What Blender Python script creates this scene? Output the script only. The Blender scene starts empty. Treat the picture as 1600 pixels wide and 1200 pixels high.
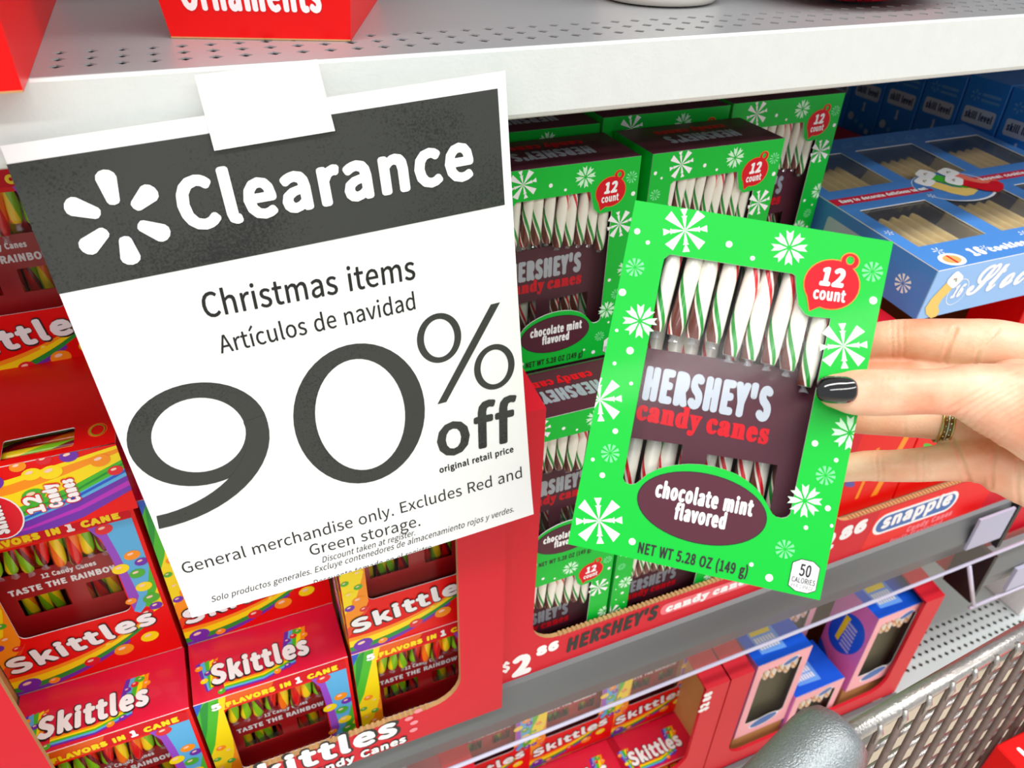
import bpy, bmesh, math, random
from mathutils import Vector, Matrix, noise
from mathutils.geometry import tessellate_polygon
random.seed(7)
sc = bpy.context.scene
COL = sc.collection

# ------------------------------------------------------------------ camera
# world: X runs along the shelf, Y goes into the shelf, Z is up; metres
CAM = Vector((0.0, -0.365, 1.40))
RX = Vector((0.9229, -0.3844, 0.0235)).normalized()      # camera right
RD = Vector((-0.2032, -0.5380, -0.8181)).normalized()    # camera down
RF = RX.cross(RD).normalized(); RD = RF.cross(RX).normalized()
cam = bpy.data.cameras.new('camera'); camo = bpy.data.objects.new('camera', cam); COL.objects.link(camo)
camo.matrix_world = Matrix(((RX.x, -RD.x, -RF.x, CAM.x), (RX.y, -RD.y, -RF.y, CAM.y), (RX.z, -RD.z, -RF.z, CAM.z), (0, 0, 0, 1)))
cam.sensor_width = 36.0; cam.lens = 27.0; cam.clip_start = 0.01
cam.dof.use_dof = True; cam.dof.focus_distance = 0.42; cam.dof.aperture_fstop = 14.0
sc.camera = camo

# ------------------------------------------------------------------ light
def area(name, loc, sx, sy, power, col=(1, 1, 1), rot=(0, 0, 0)):
    l = bpy.data.lights.new(name, 'AREA'); l.shape = 'RECTANGLE'; l.size = sx; l.size_y = sy; l.energy = power; l.color = col
    o = bpy.data.objects.new(name, l); o.location = loc; o.rotation_euler = rot; COL.objects.link(o); return o
w = bpy.data.worlds.new('store'); sc.world = w; w.use_nodes = True
w.node_tree.nodes['Background'].inputs[0].default_value = (0.93, 0.96, 1.0, 1)
w.node_tree.nodes['Background'].inputs[1].default_value = 0.75
# the store's ceiling strip lights, above the aisle
area('ceiling_strip_light', (0.6, -1.0, 3.9), 7.0, 0.35, 190, (1, .985, .96))
area('ceiling_strip_light', (0.6, -3.4, 3.9), 7.0, 0.35, 190, (1, .985, .96))
area('ceiling_strip_light', (0.6, 1.6, 3.9), 7.0, 0.35, 110, (1, .985, .96))
vs = sc.view_settings
vs.view_transform = 'Standard'; vs.look = 'None'; vs.gamma = 1.0; vs.use_curve_mapping = False
vs.exposure = -0.32

# ------------------------------------------------------------------ helpers
def lin(c):
    return tuple(((x / 255) / 12.92 if x / 255 <= 0.04045 else ((x / 255 + 0.055) / 1.055) ** 2.4) for x in c)
MATS = {}
def mat(name, rgb, rough=0.5, metal=0.0, coat=0.0, bump=0.0, bscale=60.0, var=0.0, vscale=30.0, spec=0.5, sss=0.0):
    if name in MATS: return MATS[name]
    m = bpy.data.materials.new(name); m.use_nodes = True; nt = m.node_tree; b = nt.nodes['Principled BSDF']
    c = lin(rgb) + (1,)
    b.inputs['Base Color'].default_value = c; b.inputs['Roughness'].default_value = rough
    b.inputs['Metallic'].default_value = metal; b.inputs['Coat Weight'].default_value = coat
    b.inputs['Coat Roughness'].default_value = 0.08; b.inputs['Specular IOR Level'].default_value = spec
    tc = nt.nodes.new('ShaderNodeTexCoord')
    if sss:
        b.inputs['Subsurface Weight'].default_value = sss
        b.inputs['Subsurface Radius'].default_value = (0.6, 0.25, 0.12); b.inputs['Subsurface Scale'].default_value = 0.006
    if var:
        n = nt.nodes.new('ShaderNodeTexNoise'); n.inputs['Scale'].default_value = vscale; n.inputs['Detail'].default_value = 6
        mx = nt.nodes.new('ShaderNodeMix'); mx.data_type = 'RGBA'
        mx.inputs[6].default_value = tuple(max(0, x * (1 - var)) for x in c[:3]) + (1,)
        mx.inputs[7].default_value = tuple(min(1, x * (1 + var)) for x in c[:3]) + (1,)
        nt.links.new(tc.outputs['Object'], n.inputs['Vector']); nt.links.new(n.outputs[0], mx.inputs[0]); nt.links.new(mx.outputs[2], b.inputs['Base Color'])
    if bump:
        n = nt.nodes.new('ShaderNodeTexNoise'); n.inputs['Scale'].default_value = bscale; n.inputs['Detail'].default_value = 4
        bp = nt.nodes.new('ShaderNodeBump'); bp.inputs['Strength'].default_value = bump; bp.inputs['Distance'].default_value = 0.0006
        nt.links.new(tc.outputs['Object'], n.inputs['Vector']); nt.links.new(n.outputs[0], bp.inputs['Height']); nt.links.new(bp.outputs[0], b.inputs['Normal'])
    MATS[name] = m; return m
def glassmat(name, tint, gloss=0.12, haze=0.0, fres=0.22):
    if name in MATS: return MATS[name]
    m = bpy.data.materials.new(name); m.use_nodes = True; nt = m.node_tree; nt.nodes.clear()
    o = nt.nodes.new('ShaderNodeOutputMaterial'); t = nt.nodes.new('ShaderNodeBsdfTransparent'); g = nt.nodes.new('ShaderNodeBsdfGlossy')
    t.inputs[0].default_value = tint + (1,); g.inputs['Roughness'].default_value = 0.12
    lw = nt.nodes.new('ShaderNodeLayerWeight'); lw.inputs['Blend'].default_value = 0.25
    mt = nt.nodes.new('ShaderNodeMath'); mt.operation = 'MULTIPLY_ADD'; mt.inputs[1].default_value = fres; mt.inputs[2].default_value = gloss * 0.25
    mt.use_clamp = True
    tc = nt.nodes.new('ShaderNodeTexCoord'); n = nt.nodes.new('ShaderNodeTexNoise'); n.inputs['Scale'].default_value = 70
    bp = nt.nodes.new('ShaderNodeBump'); bp.inputs['Strength'].default_value = 0.12; bp.inputs['Distance'].default_value = 0.001
    nt.links.new(tc.outputs['Object'], n.inputs['Vector']); nt.links.new(n.outputs[0], bp.inputs['Height']); nt.links.new(bp.outputs[0], g.inputs['Normal'])
    mx = nt.nodes.new('ShaderNodeMixShader')
    nt.links.new(lw.outputs['Fresnel'], mt.inputs[0]); nt.links.new(mt.outputs[0], mx.inputs[0]); nt.links.new(t.outputs[0], mx.inputs[1]); nt.links.new(g.outputs[0], mx.inputs[2])
    last = mx
    if haze:
        d = nt.nodes.new('ShaderNodeBsdfDiffuse'); d.inputs[0].default_value = (.85, .85, .95, 1)
        m2 = nt.nodes.new('ShaderNodeMixShader'); m2.inputs[0].default_value = haze
        nt.links.new(mx.outputs[0], m2.inputs[1]); nt.links.new(d.outputs[0], m2.inputs[2]); last = m2
    nt.links.new(last.outputs[0], o.inputs[0])
    MATS[name] = m; return m
def stripes(name, cols, rough=0.25, twist=60.0):
    # cols: list of (width, rgb) round the stick, twisted along it; UV.x = metres along the stick, UV.y = turn
    if name in MATS: return MATS[name]
    m = bpy.data.materials.new(name); m.use_nodes = True; nt = m.node_tree; b = nt.nodes['Principled BSDF']
    b.inputs['Roughness'].default_value = rough; b.inputs['Coat Weight'].default_value = 0.3; b.inputs['Coat Roughness'].default_value = .06
    uv = nt.nodes.new('ShaderNodeUVMap'); sp = nt.nodes.new('ShaderNodeSeparateXYZ'); ma = nt.nodes.new('ShaderNodeMath'); ma.operation = 'MULTIPLY_ADD'; ma.inputs[1].default_value = twist
    fr = nt.nodes.new('ShaderNodeMath'); fr.operation = 'FRACT'; cr = nt.nodes.new('ShaderNodeValToRGB'); cr.color_ramp.interpolation = 'CONSTANT'
    nt.links.new(uv.outputs[0], sp.inputs[0]); nt.links.new(sp.outputs[0], ma.inputs[0]); nt.links.new(sp.outputs[1], ma.inputs[2]); nt.links.new(ma.outputs[0], fr.inputs[0]); nt.links.new(fr.outputs[0], cr.inputs[0]); nt.links.new(cr.outputs[0], b.inputs['Base Color'])
    tot = sum(c[0] for c in cols); p = 0; el = cr.color_ramp.elements
    while len(el) < len(cols): el.new(0.99)
    for e, (wd, rgb) in zip(el, cols):
        e.position = p / tot; e.color = lin(rgb) + (1,); p += wd
    MATS[name] = m; return m

def tag(o, label=None, cat=None, group=None, kind=None):
    if label: o['label'] = label
    if cat: o['category'] = cat
    if group: o['group'] = group
    if kind: o['kind'] = kind
    return o
def empty(name, label=None, cat=None, group=None, loc=(0, 0, 0), rot=(0, 0, 0), mw=None):
    o = bpy.data.objects.new(name, None); o.empty_display_size = 0.02; COL.objects.link(o)
    if mw is not None: o.matrix_world = mw
    else: o.location = loc; o.rotation_euler = rot
    return tag(o, label, cat, group)
def link(name, me, parent=None, mats=None):
    o = bpy.data.objects.new(name, me); COL.objects.link(o)
    if mats:
        for m in mats: me.materials.append(m)
    if parent: o.parent = parent
    return o
class MB:
    """collects faces and links them as one mesh object"""
    def __init__(s): s.v = []; s.f = []; s.m = []; s.mats = []; s.uv = None; s.sm = []
    def mi(s, m):
        if m not in s.mats: s.mats.append(m)
        return s.mats.index(m)
    def add(s, vs, fs, m, smooth=False):
        b = len(s.v); k = s.mi(m); s.v += [tuple(x) for x in vs]
        for f in fs: s.f.append([b + i for i in f]); s.m.append(k); s.sm.append(smooth)
        return s
    def box(s, a, b, m, M=None):
        vs = [Vector((x, y, z)) for z in (a[2], b[2]) for y in (a[1], b[1]) for x in (a[0], b[0])]
        if M is not None: vs = [M @ v for v in vs]
        return s.add(vs, [(0, 2, 3, 1), (4, 5, 7, 6), (0, 1, 5, 4), (2, 6, 7, 3), (0, 4, 6, 2), (1, 3, 7, 5)], m)
    def poly(s, rings, m, fn):
        """flat polygon(s) with holes; fn maps (u,v) to a point"""
        pts = [p for r in rings for p in r]
        tr = tessellate_polygon([[Vector((p[0], p[1], 0)) for p in r] for r in rings])
        fs = []
        for t in tr:
            a, b_, c = (pts[i] for i in t)
            ar = (b_[0] - a[0]) * (c[1] - a[1]) - (c[0] - a[0]) * (b_[1] - a[1])
            fs.append(tuple(t) if ar > 0 else (t[0], t[2], t[1]))
        s.k = getattr(s, 'k', 0) + 1; a0 = fn(0, 0); nn = (fn(1, 0) - a0).cross(fn(0, 1) - a0).normalized() * (7e-7 * (s.k % 120))   # keeps overlapping prints from sharing a plane
        return s.add([fn(*p) + nn for p in pts], fs, m)
    def slab(s, rings, m, fn0, fn1, rim=None):
        """polygon with holes, front given by fn0 and back by fn1, with rim walls"""
        s.poly(rings, m, fn0); s.poly(rings, m, fn1)
        for r in rings:
            n = len(r)
            s.add([fn0(*p) for p in r] + [fn1(*p) for p in r], [(i, (i + 1) % n, n + (i + 1) % n, n + i) for i in range(n)], rim or m)
        return s
    def tube(s, pts, rad, m, seg=10, cap=True, smooth=True, squash=None):
        pts = [Vector(p) for p in pts]; n = len(pts)
        rad = rad if isinstance(rad, (list, tuple)) else [rad] * n
        t0 = (pts[1] - pts[0]).normalized(); up = Vector((0, 0, 1)) if abs(t0.z) < .9 else Vector((0, 1, 0))
        a = t0.cross(up).normalized(); vs = []
        for i, p in enumerate(pts):
            t = (pts[min(i + 1, n - 1)] - pts[max(i - 1, 0)]).normalized()
            a = (a - t * a.dot(t)).normalized(); b = t.cross(a)
            for k in range(seg):
                g = 2 * math.pi * k / seg; vs.append(p + a * (math.cos(g) * rad[i]) + b * (math.sin(g) * rad[i]))
        fs = [(i * seg + k, i * seg + (k + 1) % seg, (i + 1) * seg + (k + 1) % seg, (i + 1) * seg + k) for i in range(n - 1) for k in range(seg)]
        if cap: fs += [tuple(range(seg))[::-1], tuple((n - 1) * seg + k for k in range(seg))]
        return s.add(vs, fs, m, smooth)
    def ball(s, c, r, m, seg=12, ring=8, M=None):
        vs = []; fs = []
        for i in range(ring + 1):
            th = math.pi * i / ring
            for k in range(seg):
                g = 2 * math.pi * k / seg; v = Vector((r[0] * math.sin(th) * math.cos(g), r[1] * math.sin(th) * math.sin(g), r[2] * math.cos(th)))
                vs.append(Vector(c) + (M @ v if M else v))
        fs = [(i * seg + k, (i + 1) * seg + k, (i + 1) * seg + (k + 1) % seg, i * seg + (k + 1) % seg) for i in range(ring) for k in range(seg)]
        return s.add(vs, fs, m, True)
    def mesh(s, name):
        me = bpy.data.meshes.new(name); me.from_pydata(s.v, [], s.f)
        for m in s.mats: me.materials.append(m)
        me.polygons.foreach_set('material_index', s.m); me.polygons.foreach_set('use_smooth', s.sm)
        me.update(); return me
    def build(s, name, parent=None): return link(name, s.mesh(name), parent)
def apply_mods(o):
    dg = bpy.context.evaluated_depsgraph_get(); me = bpy.data.meshes.new_from_object(o.evaluated_get(dg)); o.modifiers.clear(); o.data = me
def kids(o): return [c for c in bpy.data.objects if c.parent == o]
KID = {}
def copy_tree(o, parent=None):
    c = o.copy(); COL.objects.link(c)
    if parent is not None: c.parent = parent; c.matrix_parent_inverse = o.matrix_parent_inverse
    if o.name not in KID: KID[o.name] = kids(o)
    for ch in KID[o.name]: copy_tree(ch, c)
    return c

# ------------------------------------------------------------------ lettering (glyph outlines, 1/1000 em)
GL = {}
def _load(key, blob):
    d = GL[key] = {}
    for ln in blob.strip('\n').split('\n'):
        ch = ln[0]; parts = ln[1:].split('|')
        d[ch] = (int(parts[0]) / 1000, [[(int(q.split(' ')[0]) / 1000, int(q.split(' ')[1]) / 1000) for q in p.split(',')] for p in parts[1:]])
_load('s', """
$194|87 -43,110 -43,110 -4,142 8,163 31,171 64,154 111,116 137,78 158,61 190,72 217,101 228,127 222,148 206,166 224,142 244,110 254,110 293,87 293,87 253,57 242,38 220,30 188,48 145,123 98,140 62,129 33,96 22,63 30,35 48,20 26,39 12,62 1,87 -4
%322|72 99,103 109,123 137,130 181,123 225,103 252,72 261,41 252,21 225,14 181,21 137,41 109|72 119,54 126,42 147,38 181,47 227,72 242,96 227,106 181,101 147,90 126|79 -5,101 -5,243 261,221 261|251 -5,281 5,302 33,309 77,302 120,281 148,251 157,220 148,200 120,193 77,200 33,220 5|251 15,233 22,221 42,216 77,226 123,251 138,275 123,285 77,281 42,268 22
'97|39 169,58 169,65 270,32 270,32 234
(118|84 -69,103 -60,84 -21,70 21,62 64,59 109,62 153,70 197,84 238,103 277,84 286,62 246,46 204,36 158,32 109,36 59,46 14,62 -29
)118|35 -69,56 -29,72 14,83 59,86 109,83 158,72 204,56 246,35 286,15 277,34 238,49 197,57 153,60 109,57 64,49 21,34 -21,15 -60
.97|49 -5,65 2,72 20,65 37,49 44,32 37,26 20,32 2
0194|97 -5,130 4,156 29,172 70,177 129,172 187,156 229,130 253,97 261,64 253,39 229,23 187,18 129,23 70,39 29,64 4|97 21,72 33,55 68,48 129,55 190,72 225,97 236,123 225,140 190,146 129,140 68,123 33
1194|31 0,172 0,172 27,120 27,120 257,96 257,42 238,42 218,88 218,88 27,31 27
2194|15 0,177 0,177 28,106 28,64 25,105 67,137 108,157 147,165 186,155 226,129 252,90 261,60 257,36 244,14 224,33 206,57 227,86 235,121 221,133 185,126 150,104 112,68 68,15 19
4194|119 0,149 0,149 71,183 71,183 96,149 96,149 257,114 257,7 92,7 71,119 71|119 96,40 96,99 184,119 222,121 222
5194|92 -5,133 6,164 36,176 83,165 130,137 157,98 165,60 155,67 229,163 229,163 257,39 257,30 137,47 126,68 137,90 141,118 134,137 114,143 83,136 50,116 29,89 22,51 31,26 50,9 29,30 13,56 0
6194|105 -5,142 6,169 35,179 79,170 124,146 150,108 159,77 151,50 129,60 191,83 225,116 235,138 230,157 215,175 235,149 254,114 261,79 254,48 230,27 187,20 123,26 67,44 27,71 3|50 103,77 128,103 136,128 129,144 109,149 79,143 48,128 28,105 21,78 30,59 58
8194|98 -5,140 4,168 28,178 62,172 92,156 114,135 129,151 146,164 168,169 193,161 228,136 252,99 261,63 252,38 230,28 195,39 161,63 135,40 118,23 95,16 64,27 28,56 4|116 139,87 152,66 170,57 195,69 225,98 237,130 224,142 191,135 164|98 19,71 25,52 42,44 67,54 100,80 125,114 110,138 91,148 63,134 31
9194|82 -5,117 3,147 28,168 73,175 139,169 193,151 231,123 254,89 261,52 251,26 222,15 178,24 133,49 106,86 97,118 106,145 129,135 66,112 32,81 22,57 27,38 42,20 22,46 3|145 155,118 129,91 121,66 128,51 148,46 178,51 209,67 229,89 236,117 227,136 200
A213|1 0,34 0,59 78,153 78,177 0,211 0,124 257,88 257|67 104,106 230,145 104
B230|35 0,117 0,168 8,202 33,214 75,208 105,189 126,162 138,190 159,200 194,188 230,157 250,111 257,35 257|68 148,68 231,107 231,141 227,161 214,168 190,161 167,141 153,106 148|68 26,68 123,112 123,151 118,174 102,182 76,174 48,150 31,112 26
C223|132 -5,163 0,189 12,211 32,193 53,166 32,133 24,91 37,63 73,54 129,64 185,92 220,134 233,164 226,187 209,204 230,187 245,163 257,134 261,89 252,53 226,29 184,20 128,29 72,52 31,88 4
D241|35 0,101 0,152 9,190 34,212 75,220 129,212 184,189 224,152 248,99 257,35 257|68 27,68 230,97 230,147 219,177 184,187 129,177 74,147 39,97 27
E206|35 0,187 0,187 28,68 28,68 121,165 121,165 149,68 149,68 229,183 229,183 257,35 257
F193|35 0,68 0,68 115,166 115,166 143,68 143,68 229,183 229,183 257,35 257
G241|136 -5,168 -1,195 10,215 25,215 133,131 133,131 106,186 106,186 39,165 28,139 24,93 37,64 73,54 129,64 185,94 220,139 233,171 226,194 209,212 230,194 245,170 256,138 261,91 252,54 226,29 184,20 128,29 72,53 31,90 4
H255|35 0,68 0,68 121,187 121,187 0,220 0,220 257,187 257,187 149,68 149,68 257,35 257
I103|35 0,68 0,68 257,35 257
J187|83 -5,124 6,147 35,154 75,154 257,121 257,121 78,111 37,80 24,55 31,35 53,12 36,30 14,54 0
L190|35 0,180 0,180 28,68 28,68 257,35 257
M284|35 0,64 0,64 142,60 218,62 218,131 26,153 26,223 218,219 142,219 0,249 0,249 257,210 257,142 66,74 257,35 257
N253|35 0,66 0,66 135,63 215,91 162,185 0,218 0,218 257,187 257,187 123,192 42,190 42,162 95,68 257,35 257
O260|130 -5,174 5,209 31,231 74,239 129,231 185,209 226,174 252,130 261,86 252,51 226,28 185,20 129,28 74,51 31,86 5|130 24,90 37,63 73,54 129,63 185,90 220,130 233,170 220,197 185,206 129,197 73,170 37
P222|35 0,68 0,68 102,110 102,160 111,192 137,204 181,192 226,159 250,109 257,35 257|68 129,68 230,104 230,142 226,165 211,172 181,165 151,143 134,106 129
R222|68 135,68 230,111 230,145 226,166 212,173 185,166 157,145 140,111 135|176 0,213 0,147 112,178 126,198 150,205 185,194 227,162 250,116 257,35 257,35 0,68 0,68 109,114 109
S209|106 -5,153 5,183 31,194 68,187 100,168 122,141 137,75 168,62 196,75 223,110 233,142 226,168 209,185 230,164 246,139 257,110 261,68 252,39 228,29 193,37 162,57 141,81 127,118 111,148 94,161 65,146 35,107 24,81 28,57 39,36 56,17 33,42 13,72 0
T210|89 0,121 0,121 229,199 229,199 257,11 257,11 229,89 229
U252|126 -5,163 1,192 20,211 54,218 106,218 257,187 257,187 105,179 57,157 31,126 24,96 31,75 57,67 105,67 257,34 257,34 106,41 54,61 20,90 1
V201|82 0,120 0,201 257,168 257,101 33,34 257,0 257
W307|63 0,102 0,154 213,206 0,245 0,298 257,267 257,239 117,225 34,223 34,205 117,169 257,140 257,104 117,85 34,42 257,9 257
Y186|77 0,109 0,109 99,186 257,153 257,94 128,92 128,34 257,0 257,77 99
Z211|18 0,195 0,195 28,57 28,193 237,193 257,30 257,30 229,153 229,18 20
a197|76 -5,109 3,140 23,143 0,169 0,169 117,162 158,141 185,103 195,74 191,49 182,29 170,41 148,67 162,98 168,129 154,137 120,71 107,33 84,21 49,28 20,47 2|85 21,61 28,51 51,59 73,87 89,137 99,137 46,111 28
c179|107 -5,140 2,169 19,155 41,134 28,110 22,79 31,59 57,51 95,59 133,80 159,111 168,131 164,149 152,165 173,142 188,110 195,64 183,31 149,18 95,30 41,62 7
d217|97 -5,129 3,156 22,159 0,185 0,185 279,153 279,154 173,130 189,101 195,60 183,30 148,19 95,28 41,55 7|104 22,76 31,58 56,51 95,59 133,79 159,106 168,130 163,153 148,153 48,129 29
e194|109 -5,144 1,172 15,160 36,138 25,113 21,81 29,59 52,50 88,178 88,179 106,170 153,145 184,103 195,62 183,31 148,18 95,31 41,63 7|49 110,59 142,79 163,104 169,129 163,146 143,151 110
f114|12 164,37 164,37 0,69 0,69 164,110 164,110 190,69 190,69 220,76 248,96 258,118 252,125 277,93 283,62 276,43 254,37 221,37 190,12 188
g197|96 -88,147 -78,181 -54,193 -22,185 4,163 19,126 23,89 23,63 29,56 44,68 67,96 60,131 68,156 91,166 126,161 149,150 166,189 166,189 190,123 190,96 195,61 187,35 163,25 127,33 97,50 75,35 60,29 39,34 20,46 6,25 -13,18 -37,28 -64,55 -82|96 82,68 94,56 127,68 160,96 172,125 160,137 127,125 94|101 -65,60 -56,46 -32,50 -16,65 0,90 -3,123 -3,151 -8,161 -27,154 -46,133 -60
h213|32 0,64 0,64 138,90 160,116 167,144 155,152 116,152 0,184 0,184 120,178 161,159 186,126 195,102 191,81 179,63 163,64 279,32 279
i96|32 0,64 0,64 190,32 190|48 229,64 235,70 251,64 266,48 271,33 266,27 251,33 235
j96|12 -85,43 -77,59 -55,64 -22,64 190,33 190,33 -22,28 -49,9 -59,-9 -56,-15 -80|48 229,64 235,70 251,64 266,48 271,33 266,27 251,33 235
k193|32 0,64 0,64 50,99 92,155 0,190 0,118 113,181 190,146 190,64 90,64 279,32 279
l99|66 -5,84 -2,80 23,73 22,67 25,64 36,64 279,32 279,32 38,40 7
m324|32 0,64 0,64 138,89 160,112 167,139 155,147 116,147 0,179 0,179 138,204 160,227 167,254 155,263 116,263 0,294 0,294 120,288 161,269 186,237 195,215 190,194 178,174 159,156 185,121 195,90 186,62 162,58 190,32 190
n214|32 0,64 0,64 138,90 160,116 167,144 155,152 116,152 0,184 0,184 120,178 161,159 186,126 195,102 191,81 179,62 162,58 190,32 190
o212|106 -5,150 7,182 41,194 95,182 149,150 183,106 195,63 183,31 149,18 95,31 41,63 7|106 22,77 31,58 57,51 95,58 133,77 159,106 168,135 159,154 133,161 95,154 57,135 31
p217|32 -80,64 -80,63 18,90 1,116 -5,157 8,187 42,199 98,190 149,164 183,123 195,91 187,62 168,58 190,32 190|111 22,89 27,64 42,64 142,91 161,115 168,144 159,160 135,165 98,158 57,139 31
r136|32 0,64 0,64 122,87 156,112 166,131 163,137 191,116 195,86 184,62 155,58 190,32 190
s164|82 -5,120 3,143 24,151 52,142 81,120 98,65 122,52 143,61 162,88 170,111 165,131 153,146 173,120 189,87 195,52 188,29 168,22 141,30 115,51 97,107 72,120 50,111 29,83 20,53 27,27 43,11 22,31 8,56 -1
t132|92 -5,127 2,121 27,99 21,76 31,70 58,70 164,121 164,121 190,70 190,70 244,43 244,40 190,9 188,9 164,38 164,38 59,43 25,60 3
u213|88 -5,112 0,132 12,152 30,154 0,181 0,181 190,149 190,149 55,124 31,97 23,70 35,62 74,62 190,29 190,29 70,36 29,55 4
v182|73 0,111 0,178 190,146 190,93 26,91 26,38 190,5 190
x174|5 0,39 0,85 78,134 0,169 0,106 96,164 190,131 190,91 117,89 117,45 190,10 190,68 99
y182|35 -82,68 -73,91 -50,106 -16,178 190,147 190,112 85,97 31,95 31,38 190,5 190,81 0,77 -15,60 -44,34 -56,19 -53,13 -78
í96|32 0,64 0,64 190,32 190|43 224,104 284,82 305,26 240
""")
_load('b', """
a344|255 -10,226 -5,208 10,200 35,168 11,133 -4,95 -9,64 -4,40 11,25 34,20 63,25 91,39 115,63 136,119 164,199 190,199 241,196 266,187 282,171 292,148 296,115 290,104 274,123 231,110 202,77 191,59 194,45 203,33 236,37 259,49 278,95 308,162 318,205 315,239 307,263 292,280 271,290 244,293 210,293 62,295 40,304 34,320 42,329 28,306 7,281 -6|151 34,174 41,199 63,199 169,154 151,127 123,118 84,126 46
c293|156 -10,131 -8,108 -1,87 11,67 26,51 45,38 68,28 93,21 120,19 150,22 181,29 210,40 237,55 260,74 280,96 297,120 309,146 317,175 319,204 317,230 310,250 298,271 275,277 245,266 215,236 204,206 216,196 251,197 271,190 290,169 297,138 285,118 248,112 187,115 142,123 105,137 76,156 55,178 42,204 38,227 42,250 53,271 72,285 60,258 30,227 8,193 -6
d370|140 -10,107 -5,78 10,61 26,47 44,35 66,26 91,21 118,19 147,21 180,27 210,36 237,48 261,63 281,81 297,112 313,146 318,175 314,201 301,223 280,223 401,220 419,212 430,198 437,176 439,176 455,319 455,320 54,325 41,335 32,353 28,353 11,315 8,271 1,223 -10,223 39,201 12,173 -5|171 28,202 41,223 76,223 242,206 270,174 281,147 273,130 250,123 225,119 193,119 115,123 83,130 58,146 36
e301|154 -10,129 -8,106 -1,85 10,66 26,50 45,37 69,27 95,21 125,19 157,21 187,28 215,38 240,51 263,68 282,87 298,109 309,132 316,157 318,193 314,224 301,249 280,268 251,279 216,283 166,117 166,123 112,138 73,164 50,199 42,225 47,248 62,270 86,285 73,258 36,228 11,193 -5|116 192,201 192,199 252,193 277,181 292,161 297,136 286,121 255
n381|18 0,18 16,45 26,52 56,52 253,46 284,36 291,19 294,19 310,148 310,148 267,175 296,207 313,243 318,292 306,321 271,330 212,330 56,337 26,347 19,363 16,363 0,202 0,202 16,207 16,228 26,235 56,234 241,229 258,219 268,203 271,173 262,148 235,148 56,154 26,164 19,180 16,180 0
s288|151 -10,122 -6,73 9,60 4,51 -9,36 -9,36 105,53 105,61 79,72 57,87 39,112 21,140 15,162 18,179 27,189 40,192 58,183 84,156 105,76 148,54 169,41 193,37 220,40 247,49 270,65 291,86 306,111 316,141 319,166 316,213 305,223 308,230 319,244 319,244 222,228 222,215 254,196 277,174 291,149 296,116 286,105 259,115 232,146 212,221 172,241 151,253 127,257 95,254 65,244 39,228 18,206 2,181 -7
y300|52 -140,29 -137,10 -125,-3 -107,-7 -84,5 -53,18 -43,36 -40,64 -49,75 -76,74 -87,77 -96,86 -99,99 -92,114 -74,129 -44,140 -5,25 275,15 287,-5 293,-5 310,162 310,162 293,136 289,128 275,185 119,236 260,238 274,229 289,203 293,203 310,300 310,300 293,277 281,259 242,151 -53,129 -96,113 -117,95 -131
""")
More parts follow.
